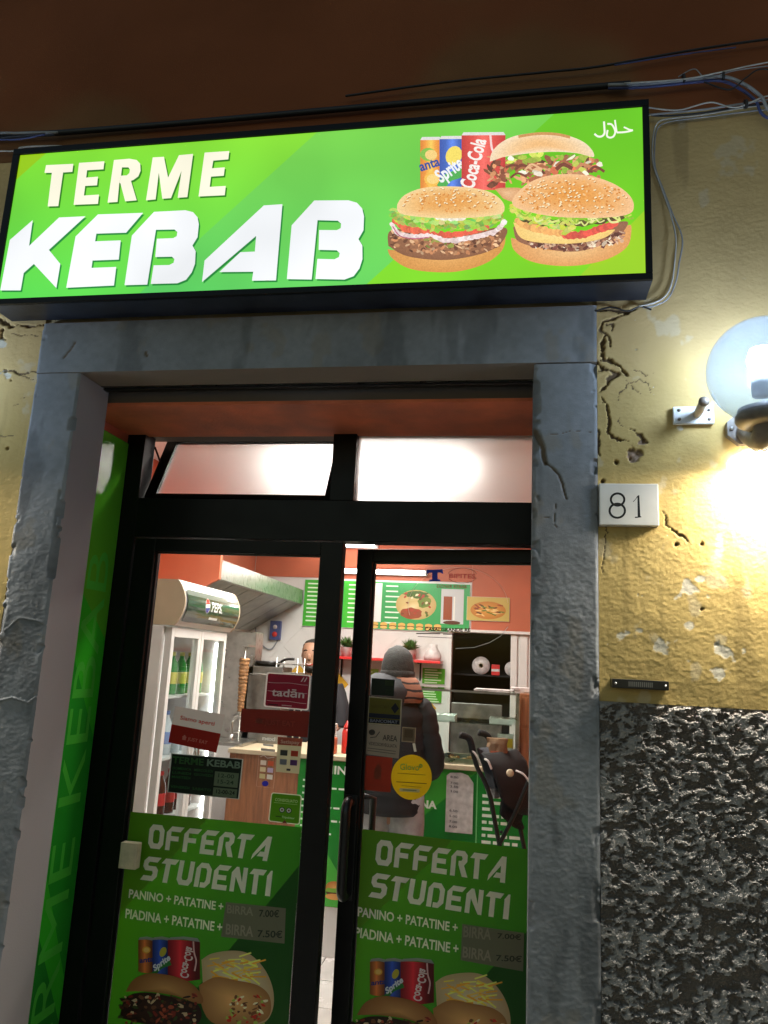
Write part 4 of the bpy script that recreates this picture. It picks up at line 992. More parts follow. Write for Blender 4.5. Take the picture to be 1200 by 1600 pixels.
    o = A.build(name, 'print_poster', parent); o['label'] = label
zlp = zoomer(130, 1240, 3.158); zrp = zoomer(500, 1180, 3.529)
TL = dict(o=[(318, 268), (912, 334), (330, 150), (938, 214)], s=[(280, 424), (928, 508), (306, 308), (942, 382)], p=[(222, 512), (690, 578), (226, 470)], q=[(205, 612), (684, 682), (209, 566)],
          patch=[(704, 535), (1000, 566), (993, 740), (680, 706)], b1=[(706, 588), (838, 602), (709, 546)], b2=[(700, 692), (838, 706), (703, 640)], c1=[(866, 606), (966, 610), (868, 572)], c2=[(858, 706), (982, 712), (860, 672)], fo=(272, 705), fs=1.0)
pts = [onY(200, 1268, YD), onY(470, 1292, YD)]
zp = onY(335, 1280, YD).z
inv = lambda x, z, y: None
def to_px(p):
    d = Vector(p)-CAM; w_ = d.dot(fwd); return (600+FPX*d.dot(cr)/w_, 800-FPX*d.dot(cu)/w_)
lmap = plane_px((0, YD-.0014, 0), (0, -1, 0))
cl = [to_px(Vector((x, YD-.0014, z))) for x, z in ((gx0+.007, zp), (gx1-.007, zp), (gx1-.007, GZ0+.002), (gx0+.007, GZ0+.002))]
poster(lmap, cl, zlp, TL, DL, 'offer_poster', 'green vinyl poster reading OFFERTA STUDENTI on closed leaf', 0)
TR = dict(o=[(302, 602), (1026, 706), (318, 464), (1036, 562)], s=[(266, 780), (1046, 908), (292, 646), (1058, 770)], p=[(205, 885), (758, 976), (208, 834)], q=[(190, 1000), (762, 1094), (194, 946)],
          patch=[(784, 930), (1125, 980), (1120, 1192), (776, 1130)], b1=[(786, 1000), (942, 1018), (790, 938)], b2=[(782, 1112), (944, 1136), (786, 1052)], c1=[(976, 1008), (1108, 1018), (978, 980)], c2=[(968, 1132), (1112, 1140), (970, 1100)], fo=(275, 1118), fs=1.16)
rmap = plane_px(HP+nR*.0014, nR)
zpr = (sR(574, 1297)[1]+sR(826, 1326)[1])/2
crn = [to_px(fnR(Vector((s, -.0014, z)))) for s, z in ((gR1-.007, zpr), (gR0+.007, zpr), (gR0+.007, GZ0+.002), (gR1-.007, GZ0+.002))]
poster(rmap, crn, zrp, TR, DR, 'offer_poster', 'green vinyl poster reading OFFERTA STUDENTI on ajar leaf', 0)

# ================================================================== stickers on the glass
def sticker(fmap, z, quad, col, parent, label, content=None, border=None, bw=.05, rnd=0, mat='print_glass'):
    A = Art(lambda px, py, h: fmap(px, py, h+.0004), 2e-5); q = z(quad)
    def mp(u, v): # u right, v down
        a, b, c, d = q; return ((a[0]*(1-u)+b[0]*u)*(1-v)+(d[0]*(1-u)+c[0]*u)*v, (a[1]*(1-u)+b[1]*u)*(1-v)+(d[1]*(1-u)+c[1]*u)*v)
    def rr(i, r):
        if not r: return [mp(i, i), mp(1-i, i), mp(1-i, 1-i), mp(i, 1-i)]
        o = []
        for cx, cy, a0 in ((1-i-r, i+r, -90), (1-i-r, 1-i-r, 0), (i+r, 1-i-r, 90), (i+r, i+r, 180)):
            for k in range(5): a = rad(a0+k*22.5); o.append(mp(cx+r*math.cos(a), cy+r*math.sin(a)))
        return o
    if border: A.poly(rr(0, rnd), border); A.poly(rr(bw, rnd*.8), col)
    elif col: A.poly(rr(0, rnd), col)
    def R(u0, v0, u1, v1, c): A.poly([mp(u0, v0), mp(u1, v0), mp(u1, v1), mp(u0, v1)], c)
    def T(body, u0, u1, v, h, c, b=.02): A.textq(body, mp(u0, v), mp(u1, v), (mp(u0, v-h)[0]-mp(u0, v)[0], mp(u0, v-h)[1]-mp(u0, v)[1]), c, b)
    if content: content(A, mp, R, T)
    o = A.build('sticker', mat, parent); o['label'] = label; return o
zs = zoomer(200, 850, 3.6375); zq = zoomer(500, 850, 3.403)
def c_tadan(A, mp, R, T):
    for v in (.28, .52, .80): A.stroke([mp(u, v+.012*math.sin(u*9)) for u in np.linspace(.06, .94, 14)], .7, (225, 190, 195))
    T('tadān', .16, .88, .66, .22, (235, 215, 215), .02); T('//', .78, .92, .2, .12, (235, 215, 215), .02); R(.1, .90, .32, .93, (40, 10, 20)); R(.4, .90, .62, .92, (220, 190, 190))
sticker(lmap, zs, [(788, 728), (1042, 745), (1026, 947), (770, 925)], (150, 20, 52), DL, 'crimson rounded sticker with white wavy lines', c_tadan, (222, 205, 200), .035, .06)
def house(A, mp, u, v, s, c):
    A.poly([mp(u-s*.5, v), mp(u, v-s*.7), mp(u+s*.5, v), mp(u+s*.36, v), mp(u+s*.36, v+s*.7), mp(u-s*.36, v+s*.7), mp(u-s*.36, v)], c)
def c_je(A, mp, R, T): house(A, mp, .27, .48, .16, (120, 46, 36)); T('JUST EAT', .36, .80, .62, .22, (120, 46, 36), .02)
sticker(lmap, zs, [(646, 934), (1032, 952), (1020, 1100), (636, 1066)], (92, 22, 16), DL, 'long dark red sticker under the crimson one', c_je)
def c_leaf(A, mp, R, T):
    R(0, .5, 1, 1, (158, 26, 18)); T('Siamo aperti', .14, .84, .33, .11, (190, 50, 40), .02); house(A, mp, .30, .78, .10, (205, 120, 105)); T('JUST EAT', .38, .78, .84, .09, (205, 120, 105), .01)
sticker(lmap, zs, [(268, 921), (552, 970), (502, 1186), (230, 1127)], (176, 166, 160), DL, 'tilted leaflet, white above and red below', c_leaf)
def c_hours(A, mp, R, T):
    T('TERME', .03, .46, .24, .17, (46, 92, 44), .03); T('KEBAB', .50, .97, .24, .17, (120, 140, 120), .03)
    for v, a, b in ((.40, 'DOMENICA', 'MERCOLEDI'), (.51, 'LUNEDI', 'GIOVEDI'), (.62, 'MARTEDI', ''), (.87, 'VENERDI', 'SABATO')):
        T(a, .04, .30, v, .065, (30, 96, 40), .01)
        if b: T(b, .34, .60, v, .065, (36, 90, 40), .01)
    R(.63, .36, .96, .72, (108, 122, 96)); R(.63, .76, .96, .97, (104, 118, 92))
    T('12-00', .66, .90, .50, .10, (40, 60, 40), .01); T('15-24', .66, .90, .65, .10, (40, 60, 40), .01); T('12-00-24', .66, .93, .90, .10, (14, 24, 14), .02)
sticker(lmap, zs, [(245, 1189), (656, 1222), (632, 1452), (222, 1411)], (5, 26, 14), DL, 'dark green opening hours sign with TERME KEBAB heading', c_hours, (150, 156, 148), .016)
def c_cards(A, mp, R, T):
    A.stroke([mp(.02, .3), mp(.02, .99), mp(.98, .99), mp(.98, .3)], .6, (190, 150, 130)); T('nexi', .12, .88, .09, .075, (225, 222, 215), .05)
    R(.2, .16, .8, .20, (190, 186, 180)); R(.1, .25, .9, .30, (170, 160, 150)); A.stroke([mp(.1, .42), mp(.3, .38), mp(.5, .43), mp(.9, .40)], .9, (200, 190, 180))
    for i in range(3):
        for j in range(2): R(.14+.42*j, .48+.13*i, .46+.42*j, .57+.13*i, [(222, 205, 190), (200, 90, 60), (220, 200, 160), (190, 170, 200), (205, 190, 140), (225, 215, 205)][i*2+j])
    A.ell(*mp(.5, .92), 5.2, 4.4, (40, 40, 150))
sticker(lmap, zs, [(752, 1085), (852, 1095), (829, 1391), (728, 1379)], None, DL, 'narrow strip of payment card logos', c_cards)
def c_beige(A, mp, R, T):
    R(0, 0, 1, .22, (176, 84, 66)); T('Satispay', .12, .9, .17, .10, (220, 180, 160), .02)
    for j, c in enumerate(((60, 60, 60), (176, 60, 40))): R(.14+.44*j, .36, .44+.44*j, .52, c)
    for j, c in enumerate(((120, 120, 130), (90, 50, 110))): R(.14+.44*j, .62, .44+.44*j, .78, c)
    R(.45, .88, .62, .94, (40, 40, 50))
sticker(lmap, zs, [(852, 1096), (992, 1106), (972, 1306), (840, 1295)], (176, 166, 132), DL, 'beige payment sticker with a red heading', c_beige)
def c_owl(A, mp, R, T):
    T('CONSIGLIATO', .14, .88, .28, .10, (205, 225, 150), .02); R(.12, .33, .88, .345, (190, 215, 130))
    for u in (.40, .62):
        A.ell(*mp(u, .56), 4.6, 4.6, (30, 40, 20)); A.ell(*mp(u, .56), 3.4, 3.4, (215, 220, 205)); A.ell(*mp(u, .56), 1.5, 1.5, (120, 40, 30))
    R(.22, .78, .40, .82, (60, 90, 20)); T('Tripadvisor', .42, .82, .83, .07, (220, 230, 190), .01)
    A.poly([mp(.44, 1), mp(.52, .88), mp(.60, 1)], (120, 60, 40))
sticker(lmap, zs, [(815, 1411), (988, 1426), (976, 1597), (797, 1576)], (96, 158, 12), DL, 'lime green rounded recommendation sticker with owl eyes', c_owl, (206, 212, 178), .03, .08)
# ajar leaf
sticker(rmap, zq, [(276, 712), (398, 722), (392, 810), (272, 802)], (8, 18, 14), DR, 'small black sticker above the olive one', lambda A, mp, R, T: (R(.58, .05, .95, .38, (34, 50, 22)), R(.62, .6, .95, .9, (16, 34, 18))))
def c_banc(A, mp, R, T):
    R(.04, .60, .96, .76, (18, 26, 50)); R(.04, .79, .96, .95, (10, 14, 32)); A.poly([mp(.80, .16), mp(.92, .36), mp(.80, .56), mp(.68, .36)], (20, 20, 40)); T('PagoBANCOMAT', .08, .62, .4, .12, (90, 80, 20), .01); T('BANCOMAT', .08, .90, .92, .11, (120, 124, 140), .03)
sticker(rmap, zq, [(258, 809), (438, 825), (430, 968), (250, 956)], (98, 92, 26), DR, 'olive and navy bank card sticker', c_banc, (120, 116, 98), .04)
def c_area(A, mp, R, T):
    T('AREA', .50, .92, .48, .18, (44, 42, 38), .02); T('VIDEOSORVEGLIATA', .10, .92, .68, .11, (50, 48, 44), .015); A.ell(*mp(.18, .26), 5, 4.6, (52, 50, 46)); A.stroke([mp(.14, .44), mp(.30, .40), mp(.40, .22)], 1.4, (52, 50, 46))
    for v in (.78, .86): R(.08, v, .9, v+.02, (60, 58, 52))
sticker(rmap, zq, [(246, 957), (431, 969), (419, 1141), (236, 1116)], (112, 106, 94), DR, 'grey video surveillance notice', c_area)
def c_je2(A, mp, R, T): house(A, mp, .5, .42, .34, (128, 56, 36)); R(.2, .84, .8, .86, (110, 40, 24))
sticker(rmap, zq, [(240, 1124), (386, 1136), (376, 1321), (226, 1306)], (118, 34, 18), DR, 'rust red square sticker with a house mark', c_je2)
sticker(rmap, zq, [(438, 972), (510, 978), (506, 1056), (434, 1050)], (120, 100, 78), DR, 'small tan card beside the grey notice', lambda A, mp, R, T: R(.18, .14, .80, .70, (104, 82, 60)), (140, 124, 100), .05)
sticker(rmap, zq, [(492, 1060), (506, 1060), (514, 1104), (500, 1104)], (190, 188, 170), DR, 'tiny white label beside the tan card')
A = Art(lambda px, py, h: rmap(px, py, h+.0012), 2e-5)
cx, cy = zq([(487, 1240)])[0]; A.ell(cx, cy, 108/3.403, 120/3.403, (218, 182, 8), (212, 172, 10), n=44)
def yq(pts): return zq(pts)
a, b = yq([(424, 1200), (528, 1204)]); A.textq('Glovo', a, b, (.4, -10), (120, 168, 70), .015); A.ell(*yq([(536, 1180)])[0], 3, 3.2, (120, 168, 70)); A.ell(*yq([(536, 1180)])[0], 1.5, 1.6, (218, 182, 8))
for y0_, w_, c in ((1222, 100, (176, 146, 14)), (1268, 108, (96, 80, 10)), (1288, 70, (176, 146, 14))):
    A.stroke(yq([(487-w_*.75, y0_-4), (487+w_*.75, y0_+6)]), 1.3, c)
A.stroke(yq([(424, 1306), (530, 1312)]), 5, (206, 200, 150)); A.stroke(yq([(440, 1307), (514, 1311)]), 2, (150, 150, 110))
o = A.build('sticker', 'print_glass', DR); o['label'] = 'large round yellow sticker'
A = Art(lambda px, py, h: rmap(px, py, h+.0008), 2e-5)
def zqt(pts): return zq(pts)
cxr, cyr = 735, 330
A.stroke(zqt([(cxr+265*math.cos(t), cyr+205*math.sin(t)) for t in np.linspace(2.9, 6.2, 40)]), .5, (214, 190, 180))
A.stroke(zqt([(1000, 440), (960, 490), (900, 525), (820, 550), (720, 556)]), .9, (200, 205, 205))
a, b = zqt([(566, 200), (652, 198)])
A.poly(zqt([(566, 138), (652, 134), (656, 160), (640, 152), (626, 152), (626, 186), (640, 190), (640, 198), (580, 200), (580, 190), (596, 188), (596, 152), (580, 154), (566, 162)]), (24, 46, 140))
A.stroke(zqt([(757+78*math.cos(t), 168+40*math.sin(t)) for t in np.linspace(.3, 2.75, 18)]), .7, (70, 36, 40)); A.stroke(zqt([(757+78*math.cos(t), 168+40*math.sin(t)) for t in np.linspace(3.4, 6.1, 18)]), .7, (70, 36, 40))
a, b = zqt([(684, 180), (826, 184)]); A.textq('BIPITES', a, b, (.3, -7), (186, 74, 70), .02)
a, b = zqt([(620, 232), (780, 236)]); A.textq('DONER KEBAB', a, b, (.3, -5), (150, 96, 60), .02)
a, b = zqt([(556, 462), (800, 466)]); A.textq('CASALGRANDE RE', a, b, (.3, -5.4), (60, 22, 14), .04)
A.stroke(zqt([(512, 476), (640, 477)]), 1.6, (50, 26, 20)); A.stroke(zqt([(655, 479), (770, 482)]), 1.6, (50, 26, 20))
A.stroke(zqt([(520, 492), (700, 500), (860, 494)]), .9, (60, 50, 46))
o = A.build('sticker', 'print_glass', DR); o['label'] = 'clear round sticker with a blue T and dark lettering'

# ================================================================== shop interior: setting
IX0, IX1, IY0, IY1, IZ = -2.2, .75, YI, 4.06, 2.75
fl = MB().box((IX0-.1, YI-.04, -.10), (IX1+.1, 4.9, -.004)).build('floor', 'dark_grout'); tag(fl, kind='structure')
ft = MB().box((-.148, -.148, -.006), (.148, .148, .006), .002)
first = None
for i in range(10):
    for j in range(8):
        x, y = IX0+.15+i*.3, YI+.15+j*.3
        if x > IX1: continue
        if first is None:
            o = link_mesh('floor_tile', [v+Vector((x, y, -.004)) for v in ft.v], ft.f, 'floor_tile', fl); first = (o, x, y)
        else:
            o = first[0].copy(); COL.objects.link(o); o.parent = fl; o.location = (x-first[1], y-first[2], 0)
tag(MB().box((IX0-.1, YI, IZ), (IX1+.1, 4.9, IZ+.1)).build('ceiling', 'white_paint'), kind='structure')
tag(MB().box((IX0-.1, YI+.001, 0), (IX0, 4.9, IZ)).build('wall_left', 'white_paint'), kind='structure')
wl2 = MB().box((IX0, YI+.001, 1.99), (IX0+.006, 4.055, IZ-.001)).build('wall_left_orange_band', 'orange'); tag(wl2, kind='structure')
tag(MB().box((IX1, YI+.001, 0), (IX1+.1, 4.9, IZ)).build('wall_right', 'orange'), kind='structure')
hx0, hx1 = onY(704, 1080, IY1).x, onY(797, 1080, IY1).x; hz1 = onY(750, 989, IY1).z; hz0 = .92
wb = MB()
wb.box((IX0, IY1, 0), (hx0, IY1+.1, IZ)); wb.box((hx1, IY1, 0), (IX1, IY1+.1, IZ)); wb.box((hx0, IY1, hz1), (hx1, IY1+.1, IZ)); wb.box((hx0, IY1, 0), (hx1, IY1+.1, hz0))
WB = wb.build('wall_back', 'white_paint'); tag(WB, kind='structure')
zor = onY(600, 906, IY1).z
MB().box((IX0+.01, IY1-.006, zor), (onY(737, 940, IY1).x, IY1-.001, IZ-.001)).build('orange_band', 'orange', WB)
MB().box((onY(737, 940, IY1).x+.001, IY1-.006, hz1+.02), (IX1-.001, IY1-.001, IZ-.001)).build('orange_band', 'orange', WB)
ts = .142*math.sqrt(2)/1.0
dm = MB(); r_ = .140
dm.prism([(-r_, 0, 0), (0, 0, r_), (r_, 0, 0), (0, 0, -r_)], (0, -.005, 0))
M['tile_yellow'] = pbr('yellow_tile', (.62, .36, .04), .2)
tf = {}
for i in range(-1, 26):
    for j in range(0, 12):
        x = IX0+.02+i*.143; z = .98+j*.143
        if (i+j) % 2 or x-r_ < IX0 or x+r_ > hx0-.03 or z+r_ > zor-.004: continue
        k = 'tile_yellow' if j in (2, 3) and (i//2) % 3 else 'tile'
        if k not in tf:
            o = link_mesh('tile', [v+Vector((x, IY1-.0005, z)) for v in dm.v], dm.f, k, WB); tf[k] = (o, x, z)
        else:
            o = tf[k][0].copy(); COL.objects.link(o); o.parent = WB; o.location = (x-tf[k][1], 0, z-tf[k][2])
# storage hatch
HT = thing('storage_hatch', ((hx0+hx1)/2, IY1, hz0), 'dark storage hatch with white trim in the back wall behind the counter', 'hatch')
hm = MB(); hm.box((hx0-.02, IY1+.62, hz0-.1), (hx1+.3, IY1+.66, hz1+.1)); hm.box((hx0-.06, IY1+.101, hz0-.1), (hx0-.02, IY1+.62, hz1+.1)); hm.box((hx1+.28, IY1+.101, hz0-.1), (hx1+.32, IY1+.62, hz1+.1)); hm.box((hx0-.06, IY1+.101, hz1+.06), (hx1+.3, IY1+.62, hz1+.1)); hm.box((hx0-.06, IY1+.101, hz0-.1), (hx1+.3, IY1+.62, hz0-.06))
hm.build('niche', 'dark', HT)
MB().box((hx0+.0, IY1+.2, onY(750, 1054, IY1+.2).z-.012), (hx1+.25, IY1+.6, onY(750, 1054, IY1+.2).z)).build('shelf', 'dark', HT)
for a, b in (((hx0-.035, IY1-.02, hz0), (hx0, IY1-.001, hz1)), ((hx1, IY1-.02, hz0), (hx1+.05, IY1-.001, hz1+.0)), ((hx1+.07, IY1-.016, hz0), (hx1+.13, IY1-.001, hz1)), ((hx0-.035, IY1-.05, hz1), (IX1-.01, IY1-.0065, hz1+.022))):
    MB().box(a, b, .003).build('trim', 'white_paint', HT)
MB().box((hx0+.005, IY1+.02, hz0+.01), (hx1-.06, IY1+.05, onY(720, 1098, IY1+.03).z), .004).build('grey_panel', 'steel_dark', HT)
pr = onY(752, 1033, IY1+.3)
for (px, py, rr_, lab) in ((752, 1033, .072, 'pale paper roll with dark core standing in the hatch, nearer the plants'), (800, 1030, .058, 'pale paper roll partly hidden by the hatch trim')):
    p = onY(px, py, IY1+.3); zsft = onY(750, 1054, IY1+.2).z
    R_ = thing('paper_roll', (p.x, p.y, zsft), lab, 'paper roll', 'paper rolls in the hatch')
    MB().lathe([(rr_*.28, 0), (rr_*.28, .11), (rr_, .11), (rr_, 0), (rr_*.28, 0)], Vector((p.x, p.y-.05, zsft+rr_)), (0, 1, 0), 28).build('paper', M['bag'], R_, True)
    MB().lathe([(rr_*.20, -.001), (rr_*.20, .111), (rr_*.278, .111), (rr_*.278, -.001)], Vector((p.x, p.y-.05, zsft+rr_)), (0, 1, 0), 20).build('core', 'beige', R_, True)
p = onY(774, 1043, IY1+.22); zsft = onY(750, 1054, IY1+.2).z
RB = thing('red_carton', (p.x, p.y, zsft), 'small red carton on the hatch shelf in front of the paper rolls', 'carton')
MB().box((p.x-.03, p.y-.03, zsft), (p.x+.035, p.y+.03, zsft+.085), .003).build('body', 'red_paint', RB); MB().box((p.x-.03, p.y-.0315, zsft+.03), (p.x+.035, p.y-.0305, zsft+.05)).build('band', 'bag', RB)

# ================================================================== interior lamps
M['tube'] = emis('tube_light', (1.0, .97, .93), TUBE_E)
M['panel_l'] = emis('panel_light', (1.0, .95, .88), PANEL_E)
def batten(a, b, label, name='strip_light'):
    L = thing(name, (Vector(a)+Vector(b))/2, label, 'lamp', 'strip lights')
    a, b = Vector(a), Vector(b); d = (b-a).normalized()
    MB().box((a.x, a.y+.018, a.z-.022), (b.x, a.y+.05, a.z+.022), .003).build('housing', 'white_plastic', L)
    MB().cyl(a+d*.02, b-d*.02, .016, n=14).build('tube', M['tube'], L, True)
    for e in (a, b-d*.02): MB().cyl(e, e+d*.02, .018, n=12).build('end_cap', 'white_plastic', L, True)
yb = IY1-.06
batten(onY(520, 891, yb), Vector((onY(668, 893, yb).x, yb, onY(520, 891, yb).z)), 'white strip light fixed on the back wall just above the menu board')
batten(Vector((onY(470, 851, yb).x, yb, onY(552, 851, yb).z)), Vector((onY(590, 851, yb).x, yb, onY(552, 851, yb).z)), 'white strip light high on the back wall, above the other strip light')
def ceil_panel(x, y, w, d, label):
    L = thing('ceiling_light_panel', (x, y, IZ-.05), label, 'lamp', 'ceiling light panels')
    MB().box((x-w/2, y-d/2, IZ-.045), (x+w/2, y+d/2, IZ-.001), .003).build('frame', 'white_plastic', L)
    MB().box((x-w/2+.02, y-d/2+.02, IZ-.049), (x+w/2-.02, y+d/2-.02, IZ-.0455)).build('diffuser', M['panel_l'], L)
ceil_panel(-.85, 2.12, 1.2, .36, 'wide ceiling light panel over the customer side of the counter')
ceil_panel(-.70, .95, .9, .20, 'narrow added ceiling light panel just inside the shop door')  # unseen panel added to brighten the near fridge side and the floor
ceil_panel(-1.0, 2.75, .9, .30, 'ceiling light panel over the kitchen side of the counter')

# ================================================================== drinks fridge
FX, FY0, FY1, FZ = -1.653, 1.45, 2.21, 1.95
FR = thing('drinks_fridge', (FX-.26, (FY0+FY1)/2, 0), 'white glass-door drinks fridge with curved dark header against the left wall', 'fridge')
hz = 1.722
m = MB(); m.box((IX0+.015, FY0, .06), (FX-.04, FY0+.035, hz), .004); m.box((IX0+.015, FY1-.035, .06), (FX-.04, FY1, hz), .004); m.box((IX0+.015, FY0+.035, .06), (IX0+.05, FY1-.035, hz)); m.box((IX0+.05, FY0+.035, .06), (FX-.04, FY1-.035, .16)); m.box((IX0+.015, FY0, hz), (FX-.102, FY1, FZ-.004), .004)
m.build('cabinet', 'white_paint', FR)
def hd(t): return FX+.010+.046*math.sin(math.pi*min(1, max(0, t)))**.8
prof = [(FX-.10, hz+.004), (FX-.02, hz+.004)]+[(hd(t), hz+.004+(FZ-hz-.004)*t) for t in np.linspace(0, 1, 14)]+[(FX-.10, FZ)]
MB().prism([(x, FY0+.012, z) for x, z in prof], (0, FY1-FY0-.024, 0)).build('header', 'white_paint', FR)
for ya in (FY0, FY1-.0118): MB().prism([(x+(.004 if x > FX else 0), ya, z) for x, z in prof], (0, .0115, 0)).build('header_end', 'beige', FR)
A = Art(lambda y, t, h: Vector((hd(t)+.008+h*2, y, hz+.004+(FZ-hz-.004)*t)), 1e-4)
ya, ybb = FY0+.03, FY1-.03
for i in range(12):
    t0, t1 = .10+.70*i/12, .10+.70*(i+1)/12; c0 = [(70, 72, 62), (96, 100, 88), (60, 84, 66), (52, 92, 70), (60, 108, 84), (150, 168, 156), (120, 134, 122)]
    k = i/12*6; ci = c0[int(k)]; A.rect(ya, t0, ybb, t1, tuple(v*.8 for v in ci), same=i > 0)
A.h += 1e-4
yc = FY0+.36*(FY1-FY0); tc = .52
A.poly([(yc+.030*math.cos(a), tc+.17*math.sin(a)) for a in np.linspace(0, 2*math.pi, 30)[:-1]], (235, 235, 235)); A.h += 1e-4
A.poly([(yc+.028*math.cos(a), tc+.16*math.sin(a)) for a in np.linspace(.35, math.pi-.2, 14)], (205, 50, 40)); A.poly([(yc+.028*math.cos(a), tc+.16*math.sin(a)) for a in np.linspace(math.pi+.35, 2*math.pi-.2, 14)], (40, 60, 140), same=True)
A.textq('PEPSI', (yc+.05, tc-.11), (yc+.20, tc-.11), (0, .22), (230, 232, 230), .03); A.rect(yc+.05, .22, yc+.16, .27, (220, 220, 215))
A.build('header_print', 'print_gloss', FR)
for k in range(2):
    a = FY0+.02+k*(FY1-FY0-.04)/2; b = a+(FY1-FY0-.04)/2-.004
    d = MB(); w = .034
    d.box((FX-.036, a, .17), (FX, a+w, hz-.004), .003); d.box((FX-.036, b-w, .17), (FX, b, hz-.004), .003); d.box((FX-.036, a+w, hz-.05), (FX, b-w, hz-.004), .003); d.box((FX-.036, a+w, .17), (FX, b-w, .22), .003)
    dd = d.build('door', 'white_paint', FR)
    MB().box((FX-.020, a+w, .22), (FX-.015, b-w, hz-.05)).build('pane', 'fridge_glass', dd)
    hy = b-w/2 if k == 0 else a+w/2
    MB().tube([(FX, hy, 1.14), (FX+.03, hy, 1.12), (FX+.03, hy, .98), (FX, hy, .96)], .007, 8).build('door_handle', 'steel', dd, True)
MB().box((IX0+.05, FY0+.036, .0), (FX-.06, FY1-.036, .0598)).build('plinth', 'black_plastic', FR)
M['fridge_l'] = emis('fridge_fill_light', (1, .98, .95), FRIDGE_E)
for ya_ in (FY0+.037, FY1-.049): MB().box((FX-.058, ya_, .25), (FX-.044, ya_+.012, 1.66), .002).build('fridge_fill_strip', M['fridge_l'], FR)  # strips added to brighten the cabinet behind its panes
shz = [.45, .78, 1.08, 1.38]
for z in shz: MB().box((IX0+.055, FY0+.04, z-.012), (FX-.06, FY1-.04, z)).build('shelf', 'white_plastic', FR)
kinds = [('green', (.03, .25, .05), 'green soft drink bottle inside the fridge', (.6, .55, .1)), ('orange', (.6, .2, .03), 'orange soft drink bottle inside the fridge', (.7, .3, .05)), ('cola', (.05, .015, .01), 'dark cola bottle with red label inside the fridge', (.55, .03, .03)), ('water', (.55, .62, .66), 'clear water bottle inside the fridge', (.1, .2, .5))]
for si, z in enumerate(shz):
    nm, c, lab, lc = kinds[(si+1) % 4]
    bm_ = pbr('bottle_'+nm, c, .12, spec=.6); lm = pbr('bottle_label_'+nm, lc, .5); proto = None
    for j in range(6):
        y = FY0+.10+j*.108; x = FX-.12
        if proto is None:
            B = thing('bottle', (x, y, z), lab, 'bottle', nm+' bottles in the fridge')
            MB().lathe([(.001, 0), (.030, .001), (.032, .01), (.032, .13), (.026, .16), (.012, .19), (.011, .205), (.001, .206)], (x, y, z+.0005), n=14).build('body', bm_, B, True)
            MB().lathe([(.0328, .055), (.0330, .06), (.0330, .11), (.0328, .115)], (x, y, z), n=14).build('paper_label', lm, B, True)
            MB().lathe([(.013, .199), (.0135, .2), (.0135, .218), (.001, .219)], (x, y, z+.0005), n=12).build('cap', lm, B, True)
            proto = B
        else: copy_tree(proto, (0, j*.108, 0))

# ================================================================== extractor hood
HX = -1.75; HY0, HY1 = 2.25, IY1-.02; HZ0, HZ1 = 2.05, 2.15
HD = thing('extractor_hood', (-1.97, 3.1, HZ0), 'long stainless steel extractor hood along the left wall above the grill', 'extractor hood')
MB().box((HX-.006, HY0, HZ0), (HX, HY1, HZ1), .001).build('fascia', 'steel', HD)
MB().box((HX-.03, HY0, HZ0-.012), (HX+.004, HY1, HZ0-.0005), .001).build('rim', 'steel', HD)
for i in range(6):
    y0_ = HY0+.01+i*(HY1-HY0-.02)/6; y1_ = y0_+(HY1-HY0-.02)/6-.012
    m = MB(); m.prism([(HX-.031, y0_, HZ0-.010), (IX0+.02, y0_, HZ0-.25), (IX0+.02, y0_, HZ0-.24), (HX-.031, y0_, HZ0-.001)], (0, y1_-y0_, 0)); m.build('filter_panel', 'steel_dark', HD)
MB().box((IX0+.008, HY0, HZ1+.001), (HX-.002, HY1, HZ1+.006)).build('top_plate', 'steel', HD)
MB().prism([(HX, HY0-.03, HZ0-.012), (HX, HY0-.03, IZ-.002), (IX0+.01, HY0-.03, IZ-.002), (IX0+.01, HY0-.03, HZ0-.25)], (0, .029, 0)).build('end_boxing', 'orange', HD)
MB().box((IX0+.02, HY0+.9, HZ0-.36), (IX0+.09, HY0+1.2, HZ0-.27), .004).build('junction_box', 'steel', HD)

# ================================================================== counter
CY = 2.37; CZ = onY(700, 1194, CY).z
cxl, cxm, cxr = onY(358, 1178, CY).x, onY(466, 1200, CY).x, .55
CT = thing('serving_counter', (-.5, 2.65, 0), 'serving counter with green printed menu front and brown wooden end', 'counter')
MB().box((cxl, CY+.012, .26), (cxr, 2.94, CZ-.026), .002).build('carcass', 'wood', CT)
MB().box((cxl+.01, CY+.03, 0), (cxr-.01, 2.92, .2595)).build('base', 'white_paint', CT)
MB().box((cxl-.005, CY-.012, CZ-.0255), (cxr, 2.95, CZ), .004).build('worktop', 'beige', CT)
A = Art(lambda x, z, h: Vector((x, CY+.011-h, z)), 4e-5)
Rn = random.Random(3)
A.rect(cxm, .262, cxr-.004, CZ-.03, (30, 128, 44)); A.poly([(-.52, CZ-.03), (-.20, CZ-.03), (-.52, .75)], (70, 168, 56)); A.poly([(cxm, .262), (cxm+.4, .262), (cxm, .8)], (74, 172, 60))
xs = onY(745, 1250, CY).x
A.rect(xs-.003, .262, xs+.003, CZ-.03, (120, 190, 120))
A.textq('PANINI', (cxm+.06, CZ-.10), (cxm+.30, CZ-.10), (0, .045), (235, 240, 230), .03); A.textq('PIADINA', (-.66, .82), (-.42, .82), (0, .04), (235, 240, 230), .04); A.textq('KEBAB', (-.70, CZ-.09), (-.44, CZ-.09), (0, .045), (235, 240, 230), .04)
def lines(x0, x1, z1, z0, dz, c=(225, 235, 220), h=.010):
    z = z1
    while z > z0:
        x = x0
        while x < x1-.02:
            w = Rn.uniform(.02, .06); A.rect(x, z, min(x+w, x1), z+h, c, same=True); x += w+.012
            if Rn.random() < .22: break
        z -= dz
    A.h += A.step
